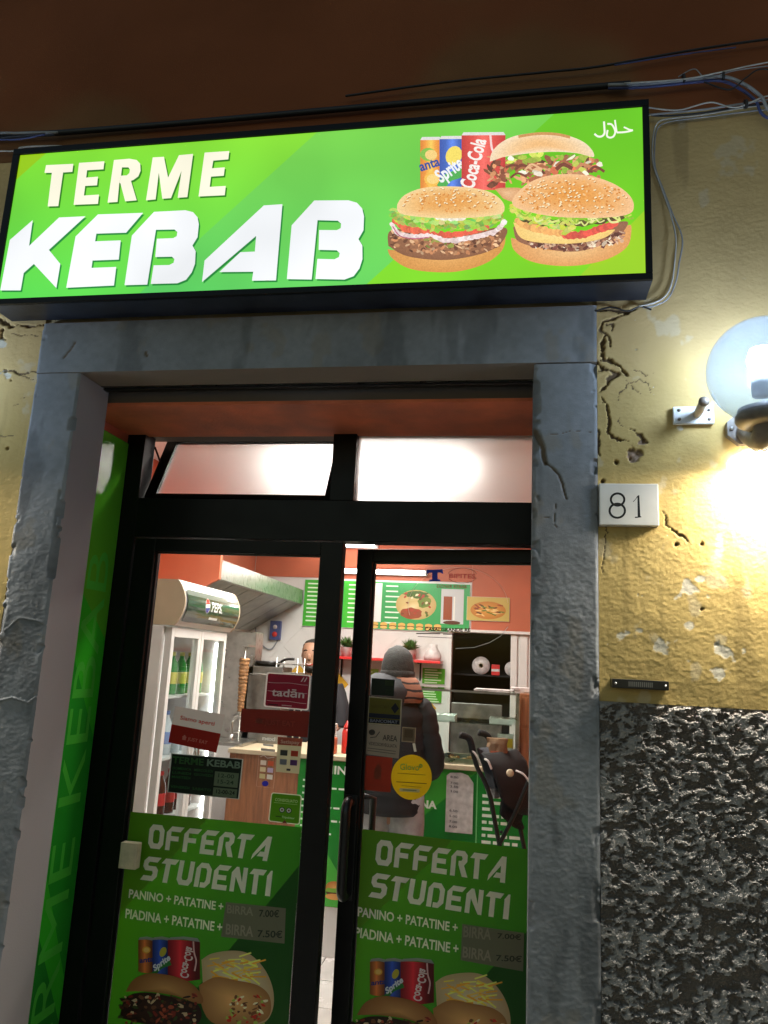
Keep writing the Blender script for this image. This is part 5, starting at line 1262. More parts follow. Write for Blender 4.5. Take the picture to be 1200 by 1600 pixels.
lines(cxm+.03, cxm+.34, CZ-.15, .5, .035); lines(-.82, -.40, .77, .45, .035); lines(xs+.03, xs+.24, .90, .3, .034, h=.016); lines(cxm+.45, -.85, CZ-.15, .45, .035)
for cx_, cz_ in ((cxm+.12, .40), (cxm+.25, .36), (-.6, .36)):
    A.ell(cx_, cz_, .05, .035, (214, 160, 90), (180, 110, 50), n=16); A.ell(cx_, cz_-.025, .052, .012, (90, 50, 30), n=12, wob=.15); A.ell(cx_, cz_-.012, .055, .012, (120, 170, 60), n=14, wob=.2); A.ell(cx_, cz_-.045, .05, .016, (210, 150, 80), n=14)
A.build('menu_front', 'print', CT)
q = [onY(x, y, CY-.003) for x, y in ((698, 1206), (740, 1215), (738, 1304), (695, 1303))]
NP = thing('price_note', (q[0].x, CY, q[2].z), 'white handwritten price note taped on the green counter front', 'note')
nz1, nz0, nx0, nx1 = q[0].z, q[2].z, q[0].x, q[1].x
pts = [(nx0, CY+.0065, nz0), (nx1, CY+.0065, nz0), (nx1, CY+.0065, nz1-.05), (nx1-.03, CY+.0065, nz1-.012), (nx1-.07, CY+.0065, nz1), (nx0+.02, CY+.0065, nz1-.004), (nx0, CY+.0065, nz1-.02)]
MB().prism(pts, (0, -.0012, 0)).build('paper', 'bag', NP)
A = Art(lambda x, z, h: Vector((x, CY+.005-h, z)), 4e-5)
for i, v in enumerate((.06, .16, .22, .30, .62, .71, .80, .88)):
    zz = nz1+(nz0-nz1)*v; A.textq(['8.00', '7.00', '2.50', '3.00', '6.50', '5.00', '7.00', '8.00'][i], (nx0+.02, zz-.012), (nx0+.065, zz-.014), (0, .012), (70, 64, 80), .01)
A.build('handwriting', 'print_paper', NP)
# glass case
gx_0, gx_1 = onY(640, 1075, CY+.03).x, onY(806, 1085, CY+.03).x; gz = onY(720, 1079, CY+.03).z; gs = onY(690, 1126, CY+.06).z
GC = thing('display_case', ((gx_0+gx_1)/2, 2.62, CZ), 'glass display case with metal corner post standing on the counter', 'display case')
MB().box((gx_0, CY+.03, CZ+.001), (gx_1, CY+.036, gz-.007)).build('front_glass', 'case_glass', GC); MB().box((gx_0, CY+.03, gz-.006), (gx_1, 2.86, gz)).build('top_glass', 'case_glass', GC)
MB().box((gx_0, CY+.04, gs-.006), (gx_1-.02, 2.80, gs)).build('shelf_glass', 'case_glass', GC); MB().box((gx_0-.001, CY+.037, CZ+.001), (gx_0+.005, 2.86, gz-.007)).build('side_glass', 'case_glass', GC)
MB().box((gx_0, CY+.026, gz-.010), (gx_1, CY+.030, gz+.002)).build('edge_strip', 'steel_dark', GC)
MB().box((gx_1, CY+.026, CZ+.001), (gx_1+.022, CY+.05, gz+.002), .002).build('corner_post', 'steel', GC); MB().box((gx_1, 2.83, CZ+.001), (gx_1+.022, 2.86, gz+.002), .002).build('corner_post', 'steel', GC)
MB().box((gx_0, CY+.026, CZ+.0005), (gx_1, CY+.0295, CZ+.03)).build('bottom_rail', 'steel', GC)
def tray(px, py, y, w, d, label, mat='steel', z=None):
    p = onY(px, py, y); z = p.z if z is None else z
    T_ = thing('food_tray', (p.x, y, z), label, 'tray'); m = MB(); t = .004; h = .028
    m.box((p.x-w/2, y-d/2, z+.0005), (p.x+w/2, y+d/2, z+.004)); m.box((p.x-w/2, y-d/2, z+.004), (p.x+w/2, y-d/2+t, z+h)); m.box((p.x-w/2, y+d/2-t, z+.004), (p.x+w/2, y+d/2, z+h)); m.box((p.x-w/2, y-d/2+t, z+.004), (p.x-w/2+t, y+d/2-t, z+h)); m.box((p.x+w/2-t, y-d/2+t, z+.004), (p.x+w/2, y+d/2-t, z+h))
    m.build('pan', mat, T_)
    f = MB(); rg = random.Random(int(px))
    for i in range(9): f.lathe([(.001, 0), (.02, .006), (.016, .02), (.001, .026)], (p.x+rg.uniform(-w/2+.03, w/2-.03), y+rg.uniform(-d/2+.03, d/2-.03), z+.004), n=8)
    f.build('food', 'bag' if mat != 'steel' else 'meat', T_, True)
tray(690, 1118, 2.58, .17, .2, 'white tray of wrapped food on the glass shelf', 'white_plastic', gs)
tray(722, 1190, 2.55, .22, .26, 'steel tray of food on the counter inside the display case', 'steel', CZ)
tray(790, 1120, 2.56, .18, .2, 'pale tray next to the metal corner post of the display case', 'white_plastic', gs)
def paper_stack(px0, px1, y, z, h, label, seed):
    rg = random.Random(seed); x0 = onY(px0, 1076, y).x; x1 = onY(px1, 1076, y).x
    S = thing('paper_stack', ((x0+x1)/2, y, z), label, 'paper')
    for i in range(4):
        a = rg.uniform(-.12, .12); cxx = (x0+x1)/2+rg.uniform(-.01, .01)
        MB().box((-(x1-x0)/2, -.09, 0), ((x1-x0)/2, .09, h/4-.0008), .001, lambda v: Vector((cxx+v.x*math.cos(a)-v.y*math.sin(a), y+v.x*math.sin(a)+v.y*math.cos(a), z+.0006+i*h/4+v.z))).build('sheet', 'bag', S)
paper_stack(742, 795, 2.55, gz, .014, 'stack of white wrapping paper on top of the display case', 1)
paper_stack(800, 835, 2.62, gz, .03, 'thicker stack of white paper beyond the corner post on the wooden box', 2)
WX = thing('wooden_box', (.26, 2.64, CZ), 'brown wooden box cabinet standing on the counter beside the glass case', 'box')
MB().box((gx_1+.024, CY+.06, CZ+.0005), (.53, 2.9, gz-.0006), .003).build('body', 'wood', WX); MB().box((gx_1+.03, CY+.057, CZ+.02), (.52, CY+.0595, gz-.19), .001).build('drawer_front', 'wood', WX); MB().box((gx_1+.03, CY+.054, gz-.175), (.52, CY+.0595, gz-.02), .001).build('drawer_front', 'wood', WX)
SNB = thing('snack_box', (onY(790, 1142, 2.5).x, 2.5, CZ), 'small carton with orange and yellow print inside the display case', 'box')
pb = onY(790, 1142, 2.47); MB().box((pb.x-.045, 2.47, CZ+.0005), (pb.x+.045, 2.53, CZ+.17), .002).build('carton', 'bag', SNB); MB().box((pb.x-.04, 2.4685, CZ+.10), (pb.x, 2.4698, CZ+.15)).build('print', 'orange', SNB); MB().box((pb.x+.005, 2.4685, CZ+.10), (pb.x+.04, 2.4698, CZ+.15)).build('print', M['tile_yellow'], SNB)

# ================================================================== kitchen corner
ky = 2.66
ga, gb = onY(351, 985, ky), onY(386, 1112, ky)
KG = thing('kebab_grill', ((ga.x+gb.x)/2, ky+.1, CZ), 'stainless steel vertical kebab grill with a meat cone next to the fridge', 'grill')
MB().box((ga.x-.05, ky+.06, CZ+.02), (gb.x, ky+.2, ga.z), .004).build('burner_housing', 'steel', KG)
MB().box((ga.x-.05, ky-.2, CZ+.0005), (gb.x+.06, ky+.2, CZ+.02), .003).build('drip_tray', 'steel', KG)
mc = onY(379, 1070, ky-.06); zt_, zb_ = onY(379, 1028, ky-.06).z, onY(379, 1112, ky-.06).z
rg = random.Random(9); rows = []
for i in range(60):
    t = i/59; r = (.019+.014*t)*(1+rg.uniform(-.05, .05)+(.07 if i % 4 < 2 else -.07)); rows.append((mc.x, ky-.06, zb_+(zt_-zb_)*t, r, r))
MB().eloft(rows, 20, True, .05, 4).build('meat_cone', 'meat', KG, True)
MB().cyl((mc.x, ky-.06, CZ+.02), (mc.x, ky-.06, zt_+.07), .006, n=10).build('spit', 'steel', KG, True)
MB().box((mc.x-.02, ky-.08, zt_+.07), (mc.x+.02, ky+.06, zt_+.085), .002).build('spit_arm', 'steel', KG)
oa, ob = onY(388, 1040, 2.75), onY(438, 1125, 2.75)
OV = thing('steel_oven', ((oa.x+ob.x)/2, 2.82, CZ), 'grey steel oven on the counter beside the kebab grill', 'oven')
MB().box((oa.x, 2.72, CZ+.0005), (ob.x, 2.93, oa.z), .004).build('body', 'steel_dark', OV); MB().box((oa.x+.02, 2.7165, CZ+.10), (ob.x-.02, 2.7195, oa.z-.06), .001).build('door', 'steel_dark', OV); MB().tube([(oa.x+.03, 2.717, oa.z-.05), (oa.x+.03, 2.70, oa.z-.05), (ob.x-.03, 2.70, oa.z-.05), (ob.x-.03, 2.717, oa.z-.05)], .005, 8, False).build('handle', 'steel', OV, True)
FP_ = thing('frying_pan', ((oa.x+ob.x)/2, 2.82, oa.z), 'black frying pan resting on top of the grey oven', 'pan')
pc_ = Vector(((oa.x+ob.x)/2-.01, 2.82, oa.z+.0008))
MB().lathe([(.001, 0), (.068, 0), (.088, .034), (.091, .034), (.071, -.0), (.07, .004), (.001, .004)], pc_, n=28).build('pan_body', 'black_plastic', FP_, True); MB().tube([pc_+Vector((.085, 0, .032)), pc_+Vector((.12, -.01, .05)), pc_+Vector((.18, -.02, .055))], .009, 8).build('handle', 'black_plastic', FP_, True)
sa = onY(452, 1050, 2.8)
ST = thing('steel_rack', (sa.x, 2.82, CZ), 'steel rack holding flat trays next to the oven', 'rack')
for k in (-1, 1):
    for d in (-.08, .08): MB().cyl((sa.x+k*.07, 2.82+d, CZ), (sa.x+k*.07, 2.82+d, sa.z+.09), .005, n=8).build('upright', 'steel', ST, True)
for i in range(4): MB().box((sa.x-.075, 2.735, sa.z-.12+i*.055), (sa.x+.075, 2.905, sa.z-.112+i*.055), .002).build('shelf', 'steel', ST)
TP = thing('sink_tap', (onY(362, 1140, 2.55).x, 2.55, CZ), 'chrome tap with bent spout on the counter in front of the grill', 'tap')
tp = Vector((onY(362, 1140, 2.55).x, 2.55, CZ)); MB().cyl(tp, tp+Vector((0, 0, .06)), .018, .014, 14).build('body', 'steel', TP, True); MB().tube([tp+Vector((0, 0, .055)), tp+Vector((0, 0, .14)), tp+Vector((.05, -.03, .17)), tp+Vector((.10, -.06, .13))], .008, 10).build('spout', 'steel', TP, True); MB().tube([tp+Vector((0, 0, .06)), tp+Vector((.06, .01, .085))], .006, 8, False).build('lever', 'steel', TP, True)
# little blue wall sign and wires
ba = onY(424, 970, IY1-.02); bb = onY(438, 1000, IY1-.02)
BS = thing('small_blue_box', ((ba.x+bb.x)/2, IY1-.02, bb.z), 'small blue insect-killer style box on the tiled wall under the hood', 'wall box')
MB().box((ba.x, IY1-.045, bb.z), (bb.x, IY1-.006, ba.z), .003).build('case', M['cable_blue'], BS); MB().cyl(((ba.x+bb.x)/2, IY1-.0455, ba.z-.05), ((ba.x+bb.x)/2, IY1-.048, ba.z-.05), .018, n=16).build('badge', 'bag', BS, True); MB().cyl(((ba.x+bb.x)/2, IY1-.0455, ba.z-.11), ((ba.x+bb.x)/2, IY1-.048, ba.z-.11), .022, n=16).build('badge', 'red_paint', BS, True)
o = MB().tube([onY(398, 970, IY1-.02), onY(402, 995, IY1-.02), onY(412, 1010, IY1-.02), onY(424, 1014, IY1-.02), (bb.x-.02, IY1-.02, bb.z+.001)], .006, 8).build('kitchen_wire', 'cable_grey', None, True); tag(o, 'grey wire looping on tiled wall below the hood to the blue box', 'cable')

# ================================================================== back wall: menu board, pictures, shelf, plants
m0, m1 = onY(475, 940, IY1).x, onY(735, 940, IY1).x; mzt, mzb = onY(600, 909, IY1).z, onY(600, 984, IY1).z
MN = thing('menu_board', ((m0+m1)/2, IY1, mzb), 'long green menu board with food photos on the back wall', 'menu board')
MB().box((m0, IY1-.018, mzb), (m1, IY1-.0065, mzt), .002).build('board', 'white_plastic', MN)
A = Art(lambda x, z, h: Vector((x, IY1-.0185-h, z)), 3e-5)
A.rect(m0+.004, mzb+.004, m1-.004, mzt-.004, (58, 158, 88)); A.poly([(m0+.004, mzb+.004), (m0+.3, mzb+.004), (m0+.16, mzt-.004), (m0+.004, mzt-.004)], (64, 172, 50)); A.poly([(m0+.34, mzb+.004), (m0+.62, mzb+.004), (m0+.62, mzt-.004), (m0+.34, mzt-.004)], (72, 190, 60))
mlen = m1-m0
def mrow(x0, x1, n, c=(225, 240, 222), h=.011):
    for i in range(n):
        z = mzt-.03-i*(mzt-mzb-.05)/n; A.rect(x0, z-h, x0+(x1-x0)*Rn.uniform(.75, 1), z, c, same=i > 0)
    A.h += A.step
mrow(m0+.03, m0+.30, 10); mrow(m0+.38, m0+.58, 9); xr = onY(580, 940, IY1).x; xr2 = onY(597, 940, IY1).x
A.rect(xr, mzb+.06, xr2, mzt-.015, (226, 228, 226)); mrow(onY(603, 940, IY1).x, onY(625, 940, IY1).x, 8)
ec = onY(650, 945, IY1-.018); A.ell(ec.x, ec.z, .165, .12, (214, 196, 140), (190, 160, 100), n=28)
A.ell(ec.x-.03, ec.z-.02, .11, .05, (226, 208, 160), (200, 170, 110), rot=.3); A.ell(ec.x-.04, ec.z-.07, .09, .045, (150, 70, 40), n=16, wob=.1); A.ell(ec.x+.07, ec.z+.03, .06, .05, (110, 130, 50), n=14, wob=.2); A.ell(ec.x, ec.z+.085, .1, .03, (70, 100, 30), n=16, wob=.2)
for i in range(26): A.ell(ec.x+Rn.uniform(-.12, .12), ec.z+Rn.uniform(-.09, .09), .014, .009, Rn.choice([(120, 60, 30), (90, 110, 40), (235, 220, 180), (170, 60, 40)]), n=7, wob=.3, rot=Rn.uniform(-1, 1))
ka, kb = onY(690, 930, IY1), onY(724, 970, IY1)
A.rect(ka.x, kb.z-.03, kb.x, ka.z+.05, (196, 198, 200)); A.rect(ka.x+.02, kb.z, ka.x+.09, ka.z-.01, (150, 70, 36)); A.rect(ka.x+.10, kb.z, ka.x+.112, ka.z-.01, (230, 228, 220)); A.ell(ka.x+.09, kb.z-.02, .07, .016, (90, 46, 26), n=14)
for i in range(8):
    bx = onY(586+i*14, 980, IY1).x; A.ell(bx, mzb+.045, .03, .016, (220, 176, 96), n=12); A.ell(bx, mzb+.03, .032, .008, (110, 60, 30), n=10); A.ell(bx, mzb+.02, .03, .012, (226, 186, 110), n=12)
A.build('menu_print', 'print', MN)
pa_, pb_ = onY(730, 932, IY1-.01), onY(796, 972, IY1-.01)
FPIC = thing('food_picture_board', ((pa_.x+pb_.x)/2, IY1, pb_.z), 'square picture of a filled flatbread on the orange wall right of the menu', 'picture')
MB().box((pa_.x, IY1-.02, pb_.z), (pb_.x, IY1-.0065, pa_.z), .002).build('board', 'white_plastic', FPIC)
A = Art(lambda x, z, h: Vector((x, IY1-.0205-h, z)), 3e-5)
A.rect(pa_.x+.002, pb_.z+.002, pb_.x-.002, pa_.z-.002, (196, 170, 92)); cxx, czz = (pa_.x+pb_.x)/2, (pa_.z+pb_.z)/2-.01
A.ell(cxx, czz, .14, .07, (222, 160, 70), (190, 120, 50), n=24)
for i in range(30): A.ell(cxx+Rn.uniform(-.11, .12), czz+Rn.uniform(-.04, .05), .025, .006, Rn.choice([(150, 70, 30), (236, 200, 130), (90, 50, 24), (210, 140, 60), (110, 120, 40)]), n=8, wob=.2, rot=Rn.uniform(-.6, .3))
A.build('picture', 'print', FPIC)
sz_ = onY(610, 1029, IY1-.1).z; s0, s1_ = onY(505, 1030, IY1-.1).x, onY(690, 1036, IY1-.1).x
SH = thing('red_shelf', ((s0+s1_)/2, IY1-.1, sz_-.02), 'bright red wall shelf under the menu board', 'shelf')
MB().box((s0, IY1-.2, sz_-.022), (s1_, IY1-.0065, sz_), .003).build('board', 'red_paint', SH)
for px in (530, 655):
    x = onY(px, 1040, IY1-.1).x; MB().tube([(x, IY1-.18, sz_-.023), (x, IY1-.012, sz_-.023), (x, IY1-.012, sz_-.16)], .007, 6, False).build('shelf_bracket', 'black_metal', SH)
def pot_plant(px, label):
    p = onY(px, 1020, IY1-.1); P_ = thing('potted_plant', (p.x, IY1-.1, sz_), label, 'plant', 'potted plants on the red shelf')
    MB().lathe([(.001, .001), (.035, .001), (.046, .07), (.049, .072), (.044, .07), (.001, .06)], (p.x, IY1-.1, sz_), n=20).build('pot', 'white_plastic', P_, True)
    m = MB(); rg = random.Random(px)
    for i in range(150):
        a = rg.uniform(0, 6.28); e = rg.uniform(.15, 1.45); L = rg.uniform(.05, .10); o_ = Vector((p.x+rg.uniform(-.03, .03), IY1-.1+rg.uniform(-.03, .03), sz_+.065+rg.uniform(0, .03)))
        d = Vector((math.cos(a)*math.cos(e), math.sin(a)*math.cos(e), math.sin(e))); s_ = d.cross(Vector((0, 0, 1))).normalized()*rg.uniform(.004, .009)
        m.add([o_, o_+d*L*.5+s_, o_+d*L+Vector((0, 0, -.01)), o_+d*L*.5-s_], [(0, 1, 2), (0, 2, 3)])
    m.build('leaves', 'leaf', P_)
pot_plant(641, 'small leafy plant in a white pot beside the pale bag on the red shelf'); pot_plant(541, 'small plant in a white pot on the red shelf, away from the pale bag'); 
p = onY(676, 1020, IY1-.1)
BG = MB().eloft([(p.x, IY1-.1, sz_+.001, .06, .05), (p.x, IY1-.1, sz_+.03, .068, .055), (p.x-.005, IY1-.1, sz_+.07, .055, .045), (p.x+.004, IY1-.1, sz_+.10, .03, .028), (p.x, IY1-.1, sz_+.125, .036, .02)], 18, True, .14, 3).build('plastic_bag', 'bag', None, True); tag(BG, 'crumpled pale plastic bag at the end of the red shelf', 'bag')
def wall_leaflet(x0, y0, x1, y1, label, c):
    a, b = onY(x0, y0, IY1-.01), onY(x1, y1, IY1-.01)
    L = thing('wall_leaflet', ((a.x+b.x)/2, IY1, b.z), label, 'leaflet'); MB().box((a.x, IY1-.010, b.z), (b.x, IY1-.0065, a.z)).build('sheet', 'white_plastic', L)
    A = Art(lambda x, z, h: Vector((x, IY1-.0102-h, z)), 3e-5); A.rect(a.x+.002, b.z+.002, b.x-.002, a.z-.002, c)
    for i in range(6): z = a.z-(a.z-b.z)*(i+.6)/6.4; A.rect(a.x+.02, z-.008, a.x+(b.x-a.x)*Rn.uniform(.55, .9), z, (215, 235, 200), same=i > 0)
    A.build('print', 'print', L)
wall_leaflet(660, 1043, 695, 1070, 'upper green leaflet on the white wall below the red shelf', (88, 170, 40)); wall_leaflet(657, 1073, 690, 1099, 'lower green leaflet on the white wall below the red shelf', (76, 158, 40))

# ================================================================== clutter on the counter
def sauce(x, y, c, lab):
    S = thing('sauce_bottle', (x, y, CZ), lab, 'bottle', 'sauce bottles on the counter')
    MB().lathe([(.001, .0005), (.028, .001), (.030, .01), (.030, .12), (.024, .14), (.001, .142)], (x, y, CZ), n=16).build('body', pbr('sauce', c, .3), S, True); MB().lathe([(.0245, .1425), (.026, .143), (.020, .155), (.006, .185), (.001, .188)], (x, y, CZ), n=14).build('nozzle', pbr('nozzle', tuple(v*.7 for v in c), .4), S, True)
for x, c, lab in ((-.98, (.55, .03, .02), 'red squeeze sauce bottle on the counter by the wooden end'), (-.91, (.70, .66, .58), 'white squeeze sauce bottle on the counter beside the red one'), (-.84, (.65, .42, .03), 'yellow squeeze sauce bottle on the counter beside the white one'), (-.77, (.18, .05, .02), 'brown squeeze sauce bottle on the counter, last in the sauce row')): sauce(x, 2.52, c, lab)
CU = thing('paper_cup_stack', (-1.1, 2.6, CZ), 'stack of white paper cups on the counter beside the sauce bottles', 'cups')
for i in range(6): MB().lathe([(.026, .001), (.036, .085), (.039, .087), (.037, .089), (.024, .006), (.001, .006)], (-1.1, 2.6, CZ+i*.014), n=20).build('cup', 'bag', CU, True)
ND = thing('napkin_dispenser', (-1.06, 2.47, CZ), 'orange box of napkins on the counter near the paper cups', 'dispenser')
MB().box((-1.13, 2.43, CZ+.0005), (-1.03, 2.50, CZ+.09), .006).build('case', 'orange', ND); MB().box((-1.115, 2.445, CZ+.0905), (-1.045, 2.485, CZ+.105), .003).build('napkins', 'bag', ND)
for i, (px0, py0, px1, py1, c, lab) in enumerate(((612, 1046, 640, 1078, (214, 206, 196), 'pale price list taped on the white wall below the red shelf bracket'), (566, 1044, 590, 1090, (150, 196, 70), 'light green leaflet on the white wall behind the customer'))): wall_leaflet(px0, py0, px1, py1, lab, c)

# ================================================================== people
def human(joints, edges, name, mat, parent, root):
    me = bpy.data.meshes.new(name); names = list(joints); og = ORIG[parent]
    me.from_pydata([tuple(Vector(joints[n][0])-og) for n in names], [(names.index(a), names.index(b)) for a, b in edges], [])
    me.materials.append(M[mat])
    o = bpy.data.objects.new(name, me); COL.objects.link(o); o.parent = parent; ORIG[o] = og
    sk = o.modifiers.new('skin', 'SKIN'); sk.use_smooth_shade = True
    for i, n in enumerate(names):
        r = joints[n][1]; v = me.skin_vertices[0].data[i]; v.radius = r if isinstance(r, tuple) else (r, r); v.use_root = (n == root)
    sb = o.modifiers.new('sub', 'SUBSURF'); sb.levels = 1; sb.render_levels = 2
    return o
def skeleton(x, y, h, face, hands, arm=.235):
    # h standing height, face = +1 looks to +y, -1 looks to -y ; hands = two (dx, dy, z) wrist targets
    J = {}; E_ = []; k = h/1.7
    J['pelvis'] = ((x, y, .95*k), (.11*k, .09*k)); J['waist'] = ((x, y, 1.08*k), (.115*k, .09*k)); J['chest'] = ((x, y-.01*face, 1.28*k), (.115*k, .09*k)); J['neck0'] = ((x, y-.01*face, 1.42*k), (.065*k, .06*k))
    J['neck1'] = ((x, y, 1.49*k), (.05*k, .052*k)); J['skull0'] = ((x, y+.02*face, 1.555*k), (.066*k, .085*k)); J['skull1'] = ((x, y+.012*face, 1.63*k), (.07*k, .088*k)); J['skull2'] = ((x, y+.005*face, 1.675*k), (.045*k, .055*k))
    for a, b in (('pelvis', 'waist'), ('waist', 'chest'), ('chest', 'neck0'), ('neck0', 'neck1'), ('neck1', 'skull0'), ('skull0', 'skull1'), ('skull1', 'skull2')): E_.append((a, b))
    for s, nm in ((-1, 'l'), (1, 'r')):
        J[nm+'hip'] = ((x+s*.09*k, y, .88*k), .085*k); J[nm+'knee'] = ((x+s*.10*k, y+.02*face, .48*k), .058*k); J[nm+'ankle'] = ((x+s*.10*k, y-.01*face, .09*k), .04*k); J[nm+'toe'] = ((x+s*.11*k, y+.15*face, .035), .034*k)
        J[nm+'sh'] = ((x+s*(arm-.055)*k, y, 1.37*k), .045*k); wr = hands[0 if s < 0 else 1]; J[nm+'elbow'] = ((x+s*arm*k, y+.03*face, 1.12*k), .038*k)
        wv = Vector((x+wr[0], y+wr[1], wr[2])); J[nm+'wrist'] = (tuple(wv), .028*k)
        d = (wv-Vector(J[nm+'elbow'][0])).normalized(); sd = d.cross(Vector((0, 0, 1))).normalized() if abs(d.z) < .95 else Vector((1, 0, 0))
        pm = wv+d*.06*k; J[nm+'palm'] = (tuple(pm), (.032*k, .018*k))
        E_ += [('pelvis', nm+'hip'), (nm+'hip', nm+'knee'), (nm+'knee', nm+'ankle'), (nm+'ankle', nm+'toe'), ('chest', nm+'sh'), (nm+'sh', nm+'elbow'), (nm+'elbow', nm+'wrist'), (nm+'wrist', nm+'palm')]
        for f in range(4):
            b0 = pm+d*.03*k+sd*(f-1.5)*.019*k; b1 = b0+d*(.030, .036, .033, .025)[f]*k; b2 = b1+d*.022*k+Vector((0, 0, -.014))
            J[f'{nm}f{f}a'] = (tuple(b0), .0095*k); J[f'{nm}f{f}b'] = (tuple(b1), .0085*k); J[f'{nm}f{f}c'] = (tuple(b2), .0075*k); E_ += [(nm+'palm', f'{nm}f{f}a'), (f'{nm}f{f}a', f'{nm}f{f}b'), (f'{nm}f{f}b', f'{nm}f{f}c')]
        t0 = wv+d*.03*k-sd*.034*k*s; t1 = t0+d*.03*k-sd*.014*k*s
        J[nm+'t0'] = (tuple(t0), .011*k); J[nm+'t1'] = (tuple(t1), .009*k); E_ += [(nm+'wrist', nm+'t0'), (nm+'t0', nm+'t1')]
    return J, E_
# ---- customer seen from behind
cp = onY(619, 1100, 1.95); cx = cp.x
PC = thing('person', (cx, 1.95, 0), 'customer in grey knitted beanie, striped scarf and dark padded jacket facing the counter', 'person')
J, E_ = skeleton(cx, 1.95, 1.64, 1, ((-.12, .25, 1.06), (.12, .25, 1.06)), .195)
human(J, E_, 'body', 'skin', PC, 'pelvis')
bz = onY(617, 1008, 1.95).z
MB().eloft([(cx, 1.95, bz-.165, .080, .098), (cx, 1.95, bz-.15, .086, .104), (cx, 1.95, bz-.12, .085, .103), (cx, 1.95, bz-.09, .083, .100), (cx, 1.948, bz-.05, .073, .088), (cx, 1.945, bz-.02, .05, .062), (cx, 1.944, bz, .012, .016)], 26, True, .012, 2).build('beanie', 'beanie', PC, True)
MB().eloft([(cx, 1.95, bz-.172, .084, .102), (cx, 1.95, bz-.17, .090, .108), (cx, 1.95, bz-.135, .091, .109), (cx, 1.95, bz-.128, .084, .102)], 26, False, .01, 5).build('beanie_cuff', 'beanie', PC, True)
# quilted jacket: baffles bulge
rows = []; zz = np.linspace(.865, 1.43, 34)
for z in zz:
    t = (z-.865)/.565; b = .985+.055*abs(math.sin(t*math.pi*8))**.6
    rx = (.168-.02*abs(t-.35))*b if t < .86 else (.160-.62*(t-.86)**1.1)*b
    ry = (.150-.01*t)*b if t < .85 else (.14-.25*(t-.85))*b
    rows.append((cx+.012*(t-.5), 1.95+.015*math.sin(t*3), z, max(rx, .07), max(ry, .07)))
MB().eloft(rows, 30, True, .012, 7).build('jacket', 'jacket', PC, True)
for s in (-1, 1):
    pth = smooth_path([(cx+s*.09, 1.95, 1.39), (cx+s*.145, 1.95, 1.36), (cx+s*.172, 1.955, 1.25), (cx+s*.198, 1.985, 1.12), (cx+s*.165, 2.09, 1.06), (cx+s*.125, 2.19, 1.055)], 7)
    MB().tube(pth, [.054*(1+.13*abs(math.sin(i*.9))**.7) for i in range(len(pth))], 16, False).build('sleeve', 'jacket', PC, True)
MB().eloft([(cx-.03, 1.90, 1.36, .11, .06), (cx-.055, 1.86, 1.41, .135, .085), (cx-.06, 1.85, 1.455, .14, .095), (cx-.055, 1.86, 1.49, .125, .09), (cx-.045, 1.885, 1.52, .10, .075), (cx-.035, 1.91, 1.545, .075, .05)], 24, True, .05, 8, .15).build('jacket_hood', 'hood', PC, True)
M['scarf'] = pbr('scarf_wool', (.52, .20, .11), .9, 0, 0, 0, bump=.6, bscale=140)
_t = M['scarf'].node_tree; _w = _t.nodes.new('ShaderNodeTexWave'); _w.inputs['Scale'].default_value = 9; _w.inputs['Distortion'].default_value = 3; _w.bands_direction = 'Z'
_c = _t.nodes.new('ShaderNodeTexCoord'); _r = _t.nodes.new('ShaderNodeValToRGB'); _r.color_ramp.elements[0].color = (.03, .02, .02, 1); _r.color_ramp.elements[1].color = (.34, .15, .095, 1); _r.color_ramp.elements[0].position = .12; _r.color_ramp.elements[1].position = .3
_t.links.new(_c.outputs['Object'], _w.inputs['Vector']); _t.links.new(_w.outputs['Color'], _r.inputs['Fac']); _t.links.new(_r.outputs['Color'], _t.nodes['Principled BSDF'].inputs['Base Color'])
MB().eloft([(cx+.035, 1.93, 1.405, .105, .105), (cx+.03, 1.93, 1.43, .118, .115), (cx+.025, 1.93, 1.46, .112, .11), (cx+.02, 1.93, 1.485, .108, .108), (cx+.015, 1.935, 1.51, .10, .105), (cx+.01, 1.94, 1.53, .088, .095)], 26, True, .03, 11).build('scarf', 'scarf', PC, True)
for s in (-1, 1):
    MB().eloft([(cx+s*.085, 1.95, .06, .062, .07), (cx+s*.085, 1.95, .30, .068, .075), (cx+s*.08, 1.955, .55, .078, .085), (cx+s*.075, 1.95, .82, .095, .10), (cx+s*.065, 1.95, .98, .10, .11)], 18, True, .03, 20+s).build('trouser_leg', 'trousers', PC, True)
    MB().eloft([(cx+s*.09, 2.0, .004, .048, .13), (cx+s*.09, 2.0, .03, .052, .135), (cx+s*.09, 1.985, .06, .048, .11), (cx+s*.088, 1.955, .09, .045, .055)], 18, True, 0, 3).build('shoe', 'fabric_black', PC, True)
